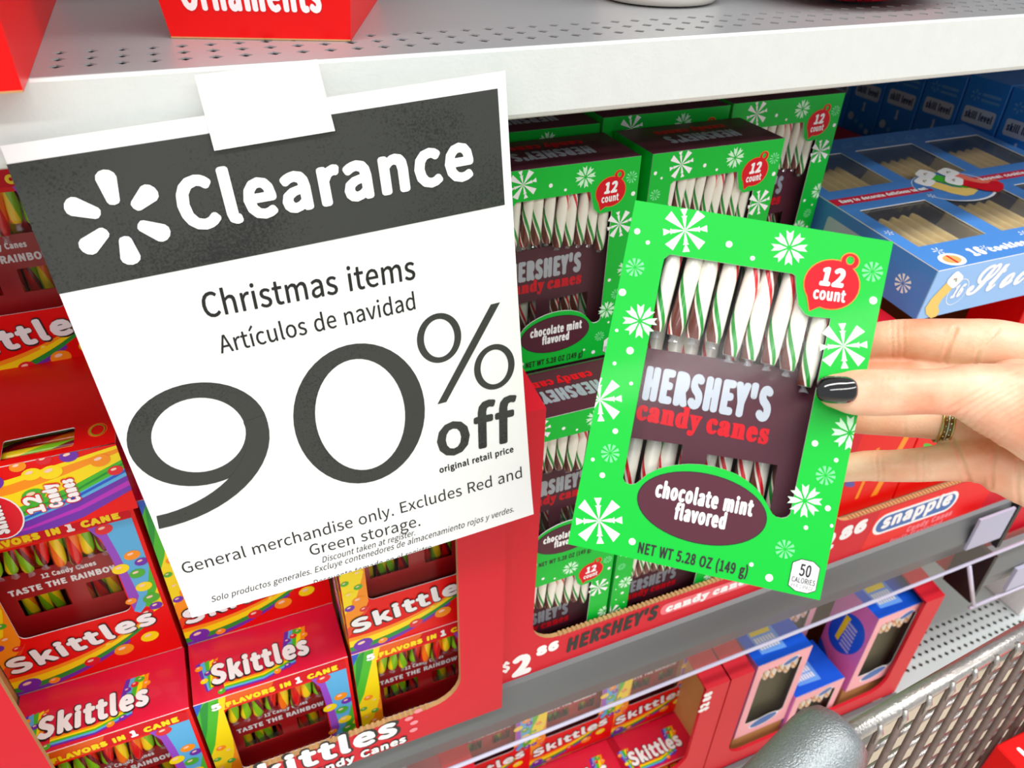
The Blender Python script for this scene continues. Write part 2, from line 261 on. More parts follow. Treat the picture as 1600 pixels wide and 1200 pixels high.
_load('t', """
S418|140 -5,106 -2,76 5,53 17,30 42,22 73,27 98,41 118,63 131,88 136,123 126,136 100,126 75,103 64,83 62,75 58,71 46,75 35,88 24,130 14,155 18,180 30,204 50,227 78,249 115,269 160,236 165,207 177,184 194,166 215,155 239,152 266,155 291,164 316,180 340,202 362,228 381,258 398,310 414,389 419,403 417,412 408,409 401,377 400,311 387,256 353,218 304,204 248,209 219,223 197,246 183,277 177,325 272,384 350,448 401,479 415,508 420,531 416,550 404,562 386,566 364,564 343,556 321,542 298,524 275,476 231,446 211,413 193,377 177,361 143,342 111,320 83,294 57,266 36,236 18,205 6,173 -2|383 199,440 237,486 284,517 332,528 372,522 394,504 401,486 395,466 379,445 351,428 322,397 246
t297|36 127,77 167,109 205,140 252,215 377,300 380,251 295,296 295,289 273,236 273,188 193,113 55,103 28,111 20,123 23,162 50,190 75,203 62,144 13,116 0,87 -4,66 -1,51 9,41 25,38 44,45 74,57 101,83 148,47 113
o300|91 -5,62 0,38 14,23 37,17 64,21 88,33 113,74 160,129 194,188 207,217 203,239 191,252 172,257 146,245 101,210 56,233 66,258 83,271 69,224 37,177 27,149 9,120 -1|106 17,122 21,140 33,138 43,148 61,175 72,199 106,213 137,218 165,214 180,202 185,188 180,169 163,144 134,102 61,95 34,98 21
c259|95 -5,64 0,40 14,25 36,20 66,24 92,36 117,77 163,131 195,184 207,209 204,229 196,242 182,246 165,237 140,211 128,193 135,187 153,193 170,210 181,199 186,177 174,150 143,124 103,103 63,95 32,100 20,113 16,138 22,164 36,211 75,224 62,180 25,159 12,128 -1
k365|13 -5,104 165,55 113,42 127,93 180,130 226,221 385,301 394,95 1|218 -5,189 6,177 33,182 57,210 105,198 114,180 111,170 114,167 122,172 131,215 141,264 198,296 207,326 198,336 174,327 151,304 142,284 148,275 165,281 178,275 180,231 129,260 112,271 85,262 44,267 39,284 49,312 75,325 62,283 24,265 11,240 -1
i231|184 243,159 251,150 273,163 299,193 310,216 302,226 281,213 254|194 62,156 26,129 7,85 -5,48 7,35 41,38 57,56 99,84 148,49 113,36 127,82 172,107 201,201 207,112 45,105 27,109 21,119 24,155 50,181 75
n388|-1 -5,97 139,103 153,99 158,71 134,51 113,38 127,97 183,122 200,147 206,168 194,175 160,171 132,214 173,252 198,284 207,303 203,319 192,328 174,332 150,322 119,300 85,265 39,261 28,266 21,288 34,335 75,349 62,313 29,289 11,268 0,247 -4,228 0,213 11,202 29,199 52,205 83,216 103,280 181,277 185,261 180,212 141,161 84,99 0
g354|314 62,264 26,210 -1,160 -84,135 -118,110 -146,77 -175,43 -192,9 -198,-21 -195,-43 -184,-57 -168,-62 -146,-54 -116,-31 -86,7 -58,60 -31,128 -5,143 22,111 3,79 -4,52 0,31 13,17 33,12 58,16 85,28 111,70 159,126 194,184 207,216 200,230 179,244 203,327 210,226 28,262 46,301 75|91 12,125 26,160 64,192 115,209 150,214 171,210 184,198 188,188 185,175 174,143 139,111 95,86 53,76 24,80 15|4 -179,26 -170,50 -144,79 -98,117 -30,78 -44,44 -62,17 -83,-3 -106,-15 -128,-19 -151,-14 -172
""")
CAPH = {'s': max(p[1] for p in GL['s']['H'][1][0]), 'b': max(p[1] for p in GL['b']['d'][1][0]), 't': max(p[1] for r in GL['t']['S'][1] for p in r)}
TESS = {}
def glyph(font, ch):
    k = (font, ch)
    if k not in TESS:
        adv, rings = GL[font][ch]
        def sarea(r): return sum(r[i - 1][0] * r[i][1] - r[i][0] * r[i - 1][1] for i in range(len(r))) / 2
        def inside(p, r):
            c = False
            for i in range(len(r)):
                (xa, ya), (xb, yb) = r[i - 1], r[i]
                if (ya > p[1]) != (yb > p[1]) and p[0] < (xb - xa) * (p[1] - ya) / (yb - ya) + xa: c = not c
            return c
        big = sorted(rings, key=lambda r: -abs(sarea(r))); groups = []
        for r in big:
            for g in groups:
                if inside(r[0], g[0]) and (sarea(r) > 0) != (sarea(g[0]) > 0): g.append(r); break
            else: groups.append([r])
        pts = []; fs = []
        for g in groups:
            q = [p for r in g for p in r]; b0 = len(pts); pts += q
            for t in tessellate_polygon([[Vector((p[0], p[1], 0)) for p in r] for r in g]):
                a, b_, c = (q[i] for i in t)
                ar = (b_[0] - a[0]) * (c[1] - a[1]) - (c[0] - a[0]) * (b_[1] - a[1])
                if abs(ar) > 1e-9: fs.append(tuple(b0 + i for i in (t if ar > 0 else (t[0], t[2], t[1]))))
        TESS[k] = (adv, pts, fs)
    return TESS[k]
def text(mb, s, fn, p0, p1, cap, m, font='s', bold=0.0, boldx=None, shear=0.0, track=0.0, clip=None):
    """lettering whose baseline runs p0 to p1 (same units as fn), capital height cap, stroke grown by bold"""
    boldx = bold if boldx is None else boldx
    adv = []; x = 0
    for ch in s:
        a = 0.10 if ch == ' ' else glyph(font, ch)[0]
        adv.append(x); x += a + track
    x -= track
    L = math.dist(p0, p1); ux, uy = (p1[0] - p0[0]) / L, (p1[1] - p0[1]) / L
    nb = len(s) - 1; gap = 1.5 * boldx; sx = (L - 2 * boldx - gap * nb) / x; sy = (cap - 2 * bold) / CAPH[font]
    offs = [(0, 0)]
    if bold or boldx: offs += [(math.cos(g * math.pi / 6) * boldx, math.sin(g * math.pi / 6) * bold) for g in range(12)]
    a0 = fn(*p0); nn = (fn(p0[0] + 1, p0[1]) - a0).cross(fn(p0[0], p0[1] + 1) - a0).normalized() * 1.3e-6; cnt = 0
    for ic, (ch, ax) in enumerate(zip(s, adv)):
        if ch == ' ': continue
        cnt += 1
        _, pts, fs = glyph(font, ch)
        for kk, (ox, oy) in enumerate(offs):
            q = []; dn = nn * (kk + 14 * (cnt % 3))
            for px, py in pts:
                ly = py * sy + oy + bold; lx = (ax + px) * sx + ic * gap + ox + boldx + shear * ly
                q.append(fn(p0[0] + lx * ux - ly * uy, p0[1] + lx * uy + ly * ux) + dn)
            mb.add(q, fs, m)
def ell(cx, cy, rx, ry, n=24, rot=0.0):
    c, s_ = math.cos(rot), math.sin(rot)
    return [(cx + rx * math.cos(2 * math.pi * i / n) * c - ry * math.sin(2 * math.pi * i / n) * s_, cy + rx * math.cos(2 * math.pi * i / n) * s_ + ry * math.sin(2 * math.pi * i / n) * c) for i in range(n)]
def rrect(x0, y0, x1, y1, r, n=5):
    o = []
    for cx, cy, a in ((x1 - r, y0 + r, -90), (x1 - r, y1 - r, 0), (x0 + r, y1 - r, 90), (x0 + r, y0 + r, 180)):
        for i in range(n + 1):
            g = math.radians(a + 90 * i / n); o.append((cx + r * math.cos(g), cy + r * math.sin(g)))
    return o
def clip_rect(poly, x0, y0, x1, y1):
    def cl(P, inside, inter):
        o = []
        for i in range(len(P)):
            a, b = P[i - 1], P[i]
            if inside(b):
                if not inside(a): o.append(inter(a, b))
                o.append(b)
            elif inside(a): o.append(inter(a, b))
        return o
    def ix(x): return lambda a, b: (x, a[1] + (b[1] - a[1]) * (x - a[0]) / (b[0] - a[0]))
    def iy(y): return lambda a, b: (a[0] + (b[0] - a[0]) * (y - a[1]) / (b[1] - a[1]), y)
    for ins, it in ((lambda p: p[0] >= x0, ix(x0)), (lambda p: p[0] <= x1, ix(x1)), (lambda p: p[1] >= y0, iy(y0)), (lambda p: p[1] <= y1, iy(y1))):
        if poly: poly = cl(poly, ins, it)
    return poly
EPS = 0.00011
def face(x0, y0, z0, U, V, N, unit=0.001):
    """printed face: origin, u axis, v axis, outward normal; returns layer -> mapping in mm"""
    O = Vector((x0, y0, z0)); U = Vector(U); V = Vector(V); N = Vector(N)
    return lambda lay: (lambda u, v: O + U * (u * unit) + V * (v * unit) + N * (EPS * lay))

# ------------------------------------------------------------------ materials
STEEL = mat('galvanised_steel', (176, 178, 180), .38, .35, var=.06, vscale=14, bump=.25, bscale=260)
LIP = mat('enamelled_steel_lip', (226, 231, 227), .45, .15, var=.05, vscale=90, bump=.2, bscale=500)
DARKRAIL = mat('grey_plastic_rail', (104, 108, 110), .42, 0, bump=.1, bscale=90)
BACK = mat('back_panel_grey', (70, 70, 72), .7)
RED = mat('printed_red_card', (226, 16, 30), .42, 0, coat=.15)
TRAYRED = mat('tray_red_card', (212, 16, 40), .5, spec=.35, var=.04, vscale=12, bump=.1, bscale=90)
BRIGHTRED = mat('glossy_red_card', (236, 4, 4), .4, spec=.3)
TAN = mat('corrugated_board', (196, 152, 100), .85, var=.15, vscale=400)
GREEN = mat('green_card', (0, 190, 54), .42, coat=.08, spec=.25)
BROWN = mat('brown_card', (84, 38, 52), .42, coat=.05, spec=.22)
WHITE = mat('white_ink', (250, 250, 250), .5)
SILVER = mat('silver_ink', (176, 184, 194), .35, .3)
INK = mat('black_ink', (22, 22, 22), .5)
PALEGREEN = mat('pale_green_ink', (206, 250, 214), .5)
MIDGREEN = mat('light_green_ink', (120, 232, 150), .5)
INKRED = mat('red_ink', (214, 8, 30), .5, spec=.25)
GOLD = mat('orange_ink', (240, 130, 20), .5)
CARDIN = mat('bare_card', (170, 130, 92), .85)
FILM = glassmat('window_film', (.97, .97, .97), .04, 0, .12)
WRAP = glassmat('cellophane', (.93, .95, .95), .5, .12)
DKRED = mat('dark_red_card', (168, 10, 18), .45, coat=.2)
YEL = mat('yellow_ink', (255, 226, 0), .45); ORA = mat('orange_print', (255, 150, 10), .45); LIME = mat('green_print', (70, 190, 40), .45)
DGRN = mat('deep_green_print', (14, 150, 50), .45); SKY = mat('sky_blue_print', (90, 180, 232), .45); BLU = mat('blue_print', (28, 90, 205), .45)
PUR = mat('purple_print', (112, 40, 176), .45); MAG = mat('magenta_print', (186, 40, 190), .45)
PINKRED = mat('pink_red_card', (222, 16, 58), .35, coat=.3)
CANE_H = stripes('mint_cane_stripes', [(25, (250, 246, 232)), (8, (224, 20, 36)), (5, (248, 240, 228)), (23, (104, 46, 34)), (5, (246, 240, 226)), (9, (16, 150, 46)), (25, (250, 247, 234))], .28, 19)
CANE_S = stripes('fruit_cane_stripes', [(26, (226, 18, 22)), (22, (255, 120, 16)), (24, (250, 214, 20)), (22, (132, 196, 24)), (12, (120, 16, 40))], .22, 12)

# ------------------------------------------------------------------ store shell
def struct(name, mb, parent=None):
    o = mb.build(name, parent)
    if parent is None: o['kind'] = 'structure'
    return o
TILE = mat('beige_floor_tile', (222, 212, 194), .35, var=.08, vscale=6)
TILE2 = mat('floor_grout', (190, 180, 165), .6)
m = MB(); m.box((-2.4, -3.4, -.05), (3.6, .6, -.004), TILE2); floor = struct('floor', m)
m = MB(); m.box((-.152, -.152, -.004), (.152, .152, 0), TILE); tile_me = m.mesh('tile')
for i in range(9):
    for j in range(6):
        t = link('tile', tile_me, floor); t.location = (-.3 + i * .305, -1.7 + j * .305, 0.0)
m = MB(); m.box((-1.6, .47, 0), (2.4, .50, 2.1), BACK); struct('wall_back', m)

# ------------------------------------------------------------------ upper shelf
shelf = empty('steel_shelf', 'grey steel shelf with rows of diamond slots and pale front lip', 'shelf', loc=(0, 0, 1.285))
PX, NX_, X0 = .0127, 150, -.52
rows = [.0185 + .0135 * k for k in range(3)]
y0 = rows[0] - .00675; y1 = rows[2] + .00675
m = MB(); zt = 1.32 - 1.285
def flat(mb, xa, ya, xb, yb, z, mt): mb.add([(xa, ya, z), (xb, ya, z), (xb, yb, z), (xa, yb, z)], [(0, 1, 2, 3)], mt)
flat(m, X0 - .5, .0015, X0 + NX_ * PX + .3, y0, zt, STEEL); flat(m, X0 - .5, y1, X0 + NX_ * PX + .3, .46, zt, STEEL)
flat(m, X0 - .5, y0, X0, y1, zt, STEEL); flat(m, X0 + NX_ * PX, y0, X0 + NX_ * PX + .3, y1, zt, STEEL)
for r in rows:
    for i in range(NX_):
        xa, xb, cx = X0 + i * PX, X0 + (i + 1) * PX, X0 + (i + .5) * PX; ya, yb = r - .00675, r + .00675; h, k = .0034, .0034
        m.add([(xa, ya, zt), (xb, ya, zt), (xb, yb, zt), (xa, yb, zt), (cx - h, r, zt), (cx, r - k, zt), (cx + h, r, zt), (cx, r + k, zt)],
              [(0, 1, 5), (1, 6, 5), (1, 2, 6), (2, 7, 6), (2, 3, 7), (3, 4, 7), (3, 0, 4), (0, 5, 4)], STEEL)
deck = m.build('deck', shelf)
bm = bmesh.new(); bm.from_mesh(deck.data); bmesh.ops.remove_doubles(bm, verts=bm.verts, dist=1e-6); bm.to_mesh(deck.data); bm.free()
sm = deck.modifiers.new('s', 'SOLIDIFY'); sm.thickness = .0007; sm.offset = -1; apply_mods(deck)
m = MB()
prof = [(.0022, .0350), (.0008, .0346), (0, .0335), (0, .0030), (.0008, .0010), (.0024, 0), (.010, 0), (.010, .0016), (.0036, .0018), (.0018, .0036), (.0018, .0330), (.0022, .0334)]
xa, xb = -1.0, 1.7
vs = [(x, p[0], p[1]) for x in (xa, xb) for p in prof]; n = len(prof)
m.add(vs, [(i, (i + 1) % n, n + (i + 1) % n, n + i)[::-1] for i in range(n)], LIP, False)
lip = m.build('front_lip', shelf); tag(lip, 'pale front lip of the steel shelf')
m = MB(); m.box((-1.0, .0, 1.760), (1.7, .46, 1.790), STEEL); tag(m.build('overhead_shelf'), 'next steel shelf up, above the frame, over the red bins', 'shelf')

# ------------------------------------------------------------------ lower shelves
def pricerail(parent, x0_, x1_, zt_, h, m_=DARKRAIL, tilt=0.0, endcap=True):
    mb = MB(); pr = [(.004, 0), (-.004, -.004), (-.010, -.030), (-.0115, -.038), (-.009, -.044), (.001, -h), (.004, -h), (.004, -h + .004)]
    v = [(x, p[0], zt_ + p[1] + (x - x0_) * tilt) for x in (x0_, x1_) for p in pr]; n_ = len(pr)
    mb.add(v, [(i, (i + 1) % n_, n_ + (i + 1) % n_, n_ + i) for i in range(n_)] + [tuple(range(n_)), tuple(n_ + i for i in range(n_))[::-1]], m_)
    return mb.build('price_rail', parent)
sh2 = empty('middle_shelf', 'steel shelf with a dark grey price rail under the red display trays', 'shelf', loc=(0, 0, 0))
m = MB(); m.box((-.9, .004, .735), (.775, .46, .7415), STEEL); m.build('deck', sh2)
pricerail(sh2, -.9, .775, .786, .075, tilt=.016)
CLEAR = glassmat('clear_plastic', (.97, .97, 1.0), .05, .0, .10)
EDGE = mat('clear_plastic_edge', (214, 210, 232), .2, 0, spec=.8)
def strip(parent, x0_, x1_, zt_, zb_, yo, tilt=.016):
    mb = MB()
    def z(x, v): return v + (x - x0_) * tilt
    mb.add([(x0_, -.008, z(x0_, zt_)), (x1_, -.008, z(x1_, zt_)), (x1_, yo, z(x1_, zb_)), (x0_, yo, z(x0_, zb_))], [(0, 1, 2, 3)], CLEAR)
    o = mb.build('clear_strip', parent)
    e = MB(); e.tube([(x0_, yo, z(x0_, zb_)), (x1_, yo, z(x1_, zb_))], .0022, EDGE, 6); e.build('strip_edge', o); return o
strip(sh2, -.9, .86, .728, .703, -.012)
LAV = mat('lavender_plastic_tag', (178, 180, 204), .5)
m = MB(); m.box((.712, -.0155, .765), (.766, -.0125, .812), LAV); tag(m.build('label_holder', sh2), 'lavender grey label holder')
m = MB(); m.box((.775, -.013, .742), (.781, .02, .812), INK); m.build('end_cap', sh2)
sh3 = empty('side_bay_shelf', 'dark shelf rail of the neighbouring bay at the right frame edge', 'shelf', loc=(.79, 0, .62))
m = MB(); m.box((.01, .006, .02), (.70, .46, .026), STEEL); m.build('deck', sh3)
pricerail(sh3, .0, .70, .100, .082)
m = MB(); m.box((-.004, -.012, .018), (.002, .03, .100), INK); m.build('end_cap', sh3)
m = MB(); m.box((.052, -.0165, .020), (.16, -.012, .060), LAV); tag(m.build('label_holder', sh3), 'lavender grey label holder')
m = MB(); m.tube([(-.0, -.013, .008), (.7, -.013, .012)], .0026, EDGE, 6); m.tube([(-.048, -.012, .104), (.006, -.013, .010)], .0026, EDGE, 6); m.build('clear_strip', sh3)
sh4 = empty('bottom_shelf', 'white perforated steel bottom shelf seen past the last tray', 'shelf', loc=(0, 0, 0))
LWHITE = mat('white_enamel_deck', (206, 214, 214), .45, .1, var=.04)
m = MB(); zt = .445; P2 = .0127; xa0, ncol = .755, 42
rr = [.022 + .0135 * k for k in range(4)]
ya0, yb0 = rr[0] - .00675, rr[-1] + .00675
flat(m, .752, .0, 1.9, ya0, zt, LWHITE); flat(m, .752, yb0, 1.9, .46, zt, LWHITE); flat(m, .752, ya0, xa0, yb0, zt, LWHITE); flat(m, xa0 + ncol * P2, ya0, 1.9, yb0, zt, LWHITE)
for r in rr:
    for i in range(ncol):
        xa, xb, cx = xa0 + i * P2, xa0 + (i + 1) * P2, xa0 + (i + .5) * P2; ya, yb = r - .00675, r + .00675; h = .0036
        m.add([(xa, ya, zt), (xb, ya, zt), (xb, yb, zt), (xa, yb, zt), (cx - h, r, zt), (cx, r - h, zt), (cx + h, r, zt), (cx, r + h, zt)],
              [(0, 1, 5), (1, 6, 5), (1, 2, 6), (2, 7, 6), (2, 3, 7), (3, 4, 7), (3, 0, 4), (0, 5, 4)], LWHITE)
m.box((.752, .0, .436), (1.9, .002, .444), LWHITE); m.box((-.9, .004, .340), (.752, .46, .3435), LWHITE)
o4 = m.build('deck', sh4)
m = MB(); m.box((.752, .004, .385), (1.9, .012, .436), DARKRAIL); m.box((-.9, -.006, .336), (.752, -.0005, .4515), DARKRAIL); m.build('price_rail', sh4)
KICK = mat('beige_kick_panel', (214, 200, 180), .6, var=.05)
m = MB(); m.box((-.9, .03, 0), (1.9, .05, .385), KICK); m.build('kick_panel', sh4)

# ------------------------------------------------------------------ red display trays
INTAN = mat('unprinted_board', (206, 150, 84), .85, var=.06, vscale=60)
def tray(label, x0_, x1_, y, zb, zt_, zo, zf=None, depth=.40, post=.031, r=.026, tan=True, rise=.045):
    """corrugated tray: front sheet with a wide U opening, folded flaps over its posts, thin side walls that rise to the back"""
    root = empty('display_tray', label, 'display tray', 'red display trays on the shelves', loc=(x0_, y, zb))
    Wd = x1_ - x0_; h = zt_ - zb; a = zo - zb; oL, oR = post, Wd - post; f0 = (zf if zf is not None else zb) - zb
    U = [(0, 0), (Wd, 0), (Wd, h), (oR, h)]
    for i in range(7):
        g = math.radians(-90 * i / 6); U.append((oR - r + r * math.cos(g), a + r + r * math.sin(g)))
    for i in range(7):
        g = math.radians(-90 - 90 * i / 6); U.append((oL + r + r * math.cos(g), a + r + r * math.sin(g)))
    U += [(oL, h), (0, h)]
    mb = MB(); mb.slab([U], TRAYRED, lambda u, v: Vector((u, 0, v)), lambda u, v: Vector((u, .004, v)), TAN if tan else TRAYRED)
    mb.build('front_panel', root)
    if tan:   # open flutes along the cut edge
        fm = MB(); u = oL + r
        while u < oR - r:
            fm.box((u, -.0002, a - .0005), (u + .0022, .0042, a + .0012), TAN); u += .0044
        tag(fm.build('corrugated_edge', root), 'tan corrugated cut edge', kind='stuff')
    for s0, s1, q0, q1 in ((0, .004, 0, post), (Wd - .004, Wd, Wd - post, Wd)):
        sb = MB(); P = [(.004, 0), (.020, 0), (.020, f0), (depth, f0), (depth, h + rise), (.26, h + rise), (.004, h)]; n_ = len(P)
        v = [(s0, p[0], p[1]) for p in P] + [(s1, p[0], p[1]) for p in P]
        out, inn = (0, 1) if s0 == 0 else (1, 0)
        sb.add(v, [tuple(range(n_)) if out == 0 else tuple(n_ + i for i in range(n_))], TRAYRED); sb.add(v, [tuple(range(n_)) if inn == 0 else tuple(n_ + i for i in range(n_))], INTAN)
        sb.add(v, [(i, (i + 1) % n_, n_ + (i + 1) % n_, n_ + i) for i in range(n_)], TRAYRED); sb.build('side_wall', root)
        fb = MB(); e = rise * .056 / .256
        v = [(q0, .0, h), (q1, .0, h), (q1, .056, h + e), (q0, .056, h + e), (q0, .0, h - .003), (q1, .0, h - .003), (q1, .056, h + e - .003), (q0, .056, h + e - .003)]
        fb.add([(x, yy, z + .0005) for x, yy, z in v], [(0, 1, 2, 3), (7, 6, 5, 4), (0, 4, 5, 1), (1, 5, 6, 2), (2, 6, 7, 3), (3, 7, 4, 0)], TRAYRED); fb.build('corner_flap', root)
    bb = MB(); bb.box((.004, .020, f0), (Wd - .004, depth, f0 + .003), INTAN); bb.box((.004, depth - .004, f0 + .003), (Wd - .004, depth, h + rise - .005), TRAYRED); bb.build('tray_floor', root)
    return root
def frontface(x0_, y, z0_): return face(0, 0, 0, (1, 0, 0), (0, 0, 1), (0, -1, 0))
TR_S = tray('red display tray of rainbow candy cane boxes, leftmost on the middle shelf', -.1975, .1515, -.0155, .7920, 1.094, .829, zf=.7425, post=.0365)
TR_H = tray('red display tray marked $2.86 holding green candy cane boxes', .1535, .4655, .0, .7735, 1.094, .842)
TR_N = tray('red display tray with a blue oval logo behind the hand', .4670, .7740, .0, .7815, 1.094, .868, rise=.010)
for tr in (TR_S, TR_H, TR_N):
    pass
F = frontface(0, 0, 0)
# lettering on the tray aprons, in mm from the tray's lower left corner
pr = MB()
text(pr, 'Skittles', F(3), (124, 14.5), (262, 15.5), 29, INK, bold=2.6)
text(pr, 'Skittles', F(6), (127, 16.5), (259, 17.5), 25, WHITE, bold=1.7)
text(pr, 'Candy Canes', F(3), (180, .6), (266, 1.4), 12.5, INK, bold=1.4)
text(pr, 'Candy Canes', F(6), (181.5, 1.8), (264.5, 2.6), 10, WHITE, bold=.7)
for cx_, cy_ in ((268, 33), (272, 25), (276, 39), (271, 15)): pr.poly([ell(cx_, cy_, 3.4, 2.6)], mat('pink_ink', (250, 150, 160), .5), F(3))
pr.build('apron_lettering', TR_S)
pr = MB()
text(pr, '$', F(3), (3, 44), (12, 44), 13, WHITE, bold=1.0)
text(pr, '2', F(3), (12, 31), (33, 31), 29, WHITE, bold=2.6)
text(pr, '86', F(3), (35, 50), (58, 50.5), 13, WHITE, bold=1.5)
tag(pr.build('price_lettering', TR_H), 'white $2.86 price')
pr = MB()
text(pr, "HERSHEY'S", F(3), (64, 40), (158, 44.5), 20, INK, bold=1.3, boldx=1.3, shear=.12)
pr.build('brand_lettering', TR_H)
pr = MB()
pr.poly([rrect(161, 46, 270, 61, 6)], mat('pale_pink_ink', (246, 120, 130), .5), F(2))
text(pr, 'candy canes', F(4), (166, 48.5), (264, 50), 11, WHITE, font='b', bold=.9)
pr.build('ribbon_lettering', TR_H)
pr = MB()
text(pr, '$2', F(3), (12, 48), (48, 50), 26, WHITE, bold=2.4); text(pr, '86', F(3), (50, 58), (86, 61), 19, WHITE, bold=2.2)
pr.poly([[(88, 8), (260, 8), (268, 84), (96, 84)]], BRIGHTRED, F(1))
tag(pr.build('price_lettering', TR_N), 'white $2 86 price')
pr = MB(); pr.poly([rrect(96, 46, 212, 76, 14.5, 8)], WHITE, F(2)); pr.poly([rrect(100, 49.5, 208, 72.5, 11, 8)], mat('steel_blue_ink', (60, 110, 180), .5), F(4))
text(pr, 'snapple', F(6), (106, 54), (203, 57), 20, WHITE, bold=1.6)
text(pr, 'Candy Canes', F(3), (150, 33), (215, 36), 9, mat('pale_pink_ink', (246, 120, 130), .5), bold=.9); text(pr, 'fruit flavored', F(3), (130, 24), (205, 26), 7, mat('pale_pink_ink', (246, 120, 130), .5), bold=.6)
text(pr, '$2', F(3), (245, 76), (275, 77), 18, WHITE, bold=2)
pr.build('oval_logo', TR_N)
TR_4 = tray('red display tray low down with opened rainbow candy boxes', .106, .4305, .0, .452, .655, .50, zf=.346, tan=False)
TR_5 = tray('red display tray low down with blue topped pink boxes', .4325, .7500, .0, .452, .655, .478, zf=.346, tan=False)
pr = MB(); text(pr, '$2', F(3), (303, 160), (303, 178), 12, WHITE, bold=1.4); text(pr, '86', F(3), (303, 180), (303, 198), 11, WHITE, bold=1.2); pr.build('price_lettering', TR_4)

# ------------------------------------------------------------------ snowflakes, canes
def flake(mb, kind, cx, cy, r, mt, fn, B=(0, 0, 108, 153)):
    def w(poly):
        p = clip_rect([(cx + x, cy + y) for x, y in poly], *B)
        if p and len(p) > 2: mb.poly([p], mt, fn)
    def pol(a, rr_): return (rr_ * math.cos(a), rr_ * math.sin(a))
    if kind == 'a':
        for i in range(4):
            a = math.radians(58 + 90 * i); w([(0, 0), pol(a - .22, r), pol(a + .2, r * .97)])
        for i in range(4):
            a = math.radians(14 + 90 * i)
            w([(0, 0), pol(a - .16, r * .5), pol(a + .16, r * .5)]); w([pol(a, r * .4), pol(a - .2, r * .62), pol(a + .2, r * .62)][::1])
            w([pol(a, r * .55), pol(a - .16, r * .92), pol(a + .16, r * .92)])
    elif kind == 'b':
        for i in range(8):
            a = math.radians(8 + 45 * i)
            w([pol(a, r * .12), pol(a - .3, r * .55), pol(a - .2, r), pol(a, r * .8)]); w([pol(a, r * .12), pol(a, r * .8), pol(a + .2, r), pol(a + .3, r * .55)])
    else:
        for i in range(10):
            a = math.radians(36 * i); w([pol(a, r * .12), pol(a - .17, r), pol(a + .17, r)])
def cane_mesh(name, mt, x_lean, y0_, y1_, z_tip, z_top, rad, z_bot, phase=0.0, nz=10):
    """candy cane standing in the box: short front leg with its cut tip, crook at the top, long back stem"""
    pts = []; R_ = (y1_ - y0_) / 2; yc = (y0_ + y1_) / 2; zc = z_top - R_
    for i in range(nz + 1): t = i / nz; pts.append(Vector((x_lean * t, y0_, z_tip + (zc - z_tip) * t)))
    for i in range(1, 8): g = math.pi * i / 8; pts.append(Vector((x_lean, yc - R_ * math.cos(g), zc + R_ * math.sin(g))))
    for i in range(nz + 1): t = i / nz; pts.append(Vector((x_lean * (1 - .6 * t), y1_, zc + (z_bot - zc) * t)))
    mb = MB(); seg = 14; n = len(pts); vs = []; d = 0; L = []
    a = Vector((1, 0, 0))
    for i, p in enumerate(pts):
        t = (pts[min(i + 1, n - 1)] - pts[max(i - 1, 0)]).normalized(); a = (a - t * a.dot(t)).normalized(); b = t.cross(a)
        if i: d += (p - pts[i - 1]).length
        rr_ = rad * (.8 if i in (0, n - 1) else 1)
        L.append(d)
        for k in range(seg): g = 2 * math.pi * k / seg; vs.append(p + a * math.cos(g) * rr_ + b * math.sin(g) * rr_)
    fs = [(i * seg + k, (i + 1) * seg + k, (i + 1) * seg + (k + 1) % seg, i * seg + (k + 1) % seg)[::-1] for i in range(n - 1) for k in range(seg)]
    mb.add(vs, fs, mt, True)
    mb.add([pts[0] + (v - pts[0]) for v in vs[:seg]], [tuple(range(seg))], mt); mb.add(vs[-seg:], [tuple(range(seg))[::-1]], mt)
    me = mb.mesh(name); uvl = me.uv_layers.new(name='UVMap')
    for pl in me.polygons:
        for li in pl.loop_indices:
            vi = me.loops[li].vertex_index
            if vi < n * seg:
                k = vi % seg; v_ = k / seg
                # unwrap the seam per face
                base = min(me.loops[q].vertex_index % seg for q in pl.loop_indices)
                mx = max(me.loops[q].vertex_index % seg for q in pl.loop_indices)
                if mx - base > 2 and k == 0: v_ = 1.0
                uvl.data[li].uv = (L[vi // seg], v_ + phase)
            else: uvl.data[li].uv = (0, .1)
    return me
def crumple(mb, c, r, h, m_, seed=0):
    rnd = random.Random(seed); n = 9; vs = []; 
    for j, (k, q) in enumerate(((1.0, 0), (.45, -.45), (.95, -1.0))):
        for i in range(n):
            g = 2 * math.pi * i / n; rr_ = r * k * rnd.uniform(.7, 1.25)
            vs.append((c[0] + rr_ * math.cos(g), c[1] + .6 * rr_ * math.sin(g), c[2] + q * h + rnd.uniform(-.1, .1) * h))
    fs = [(j * n + i, j * n + (i + 1) % n, (j + 1) * n + (i + 1) % n, (j + 1) * n + i) for j in range(2) for i in range(n)]
    mb.add(vs, fs, m_)
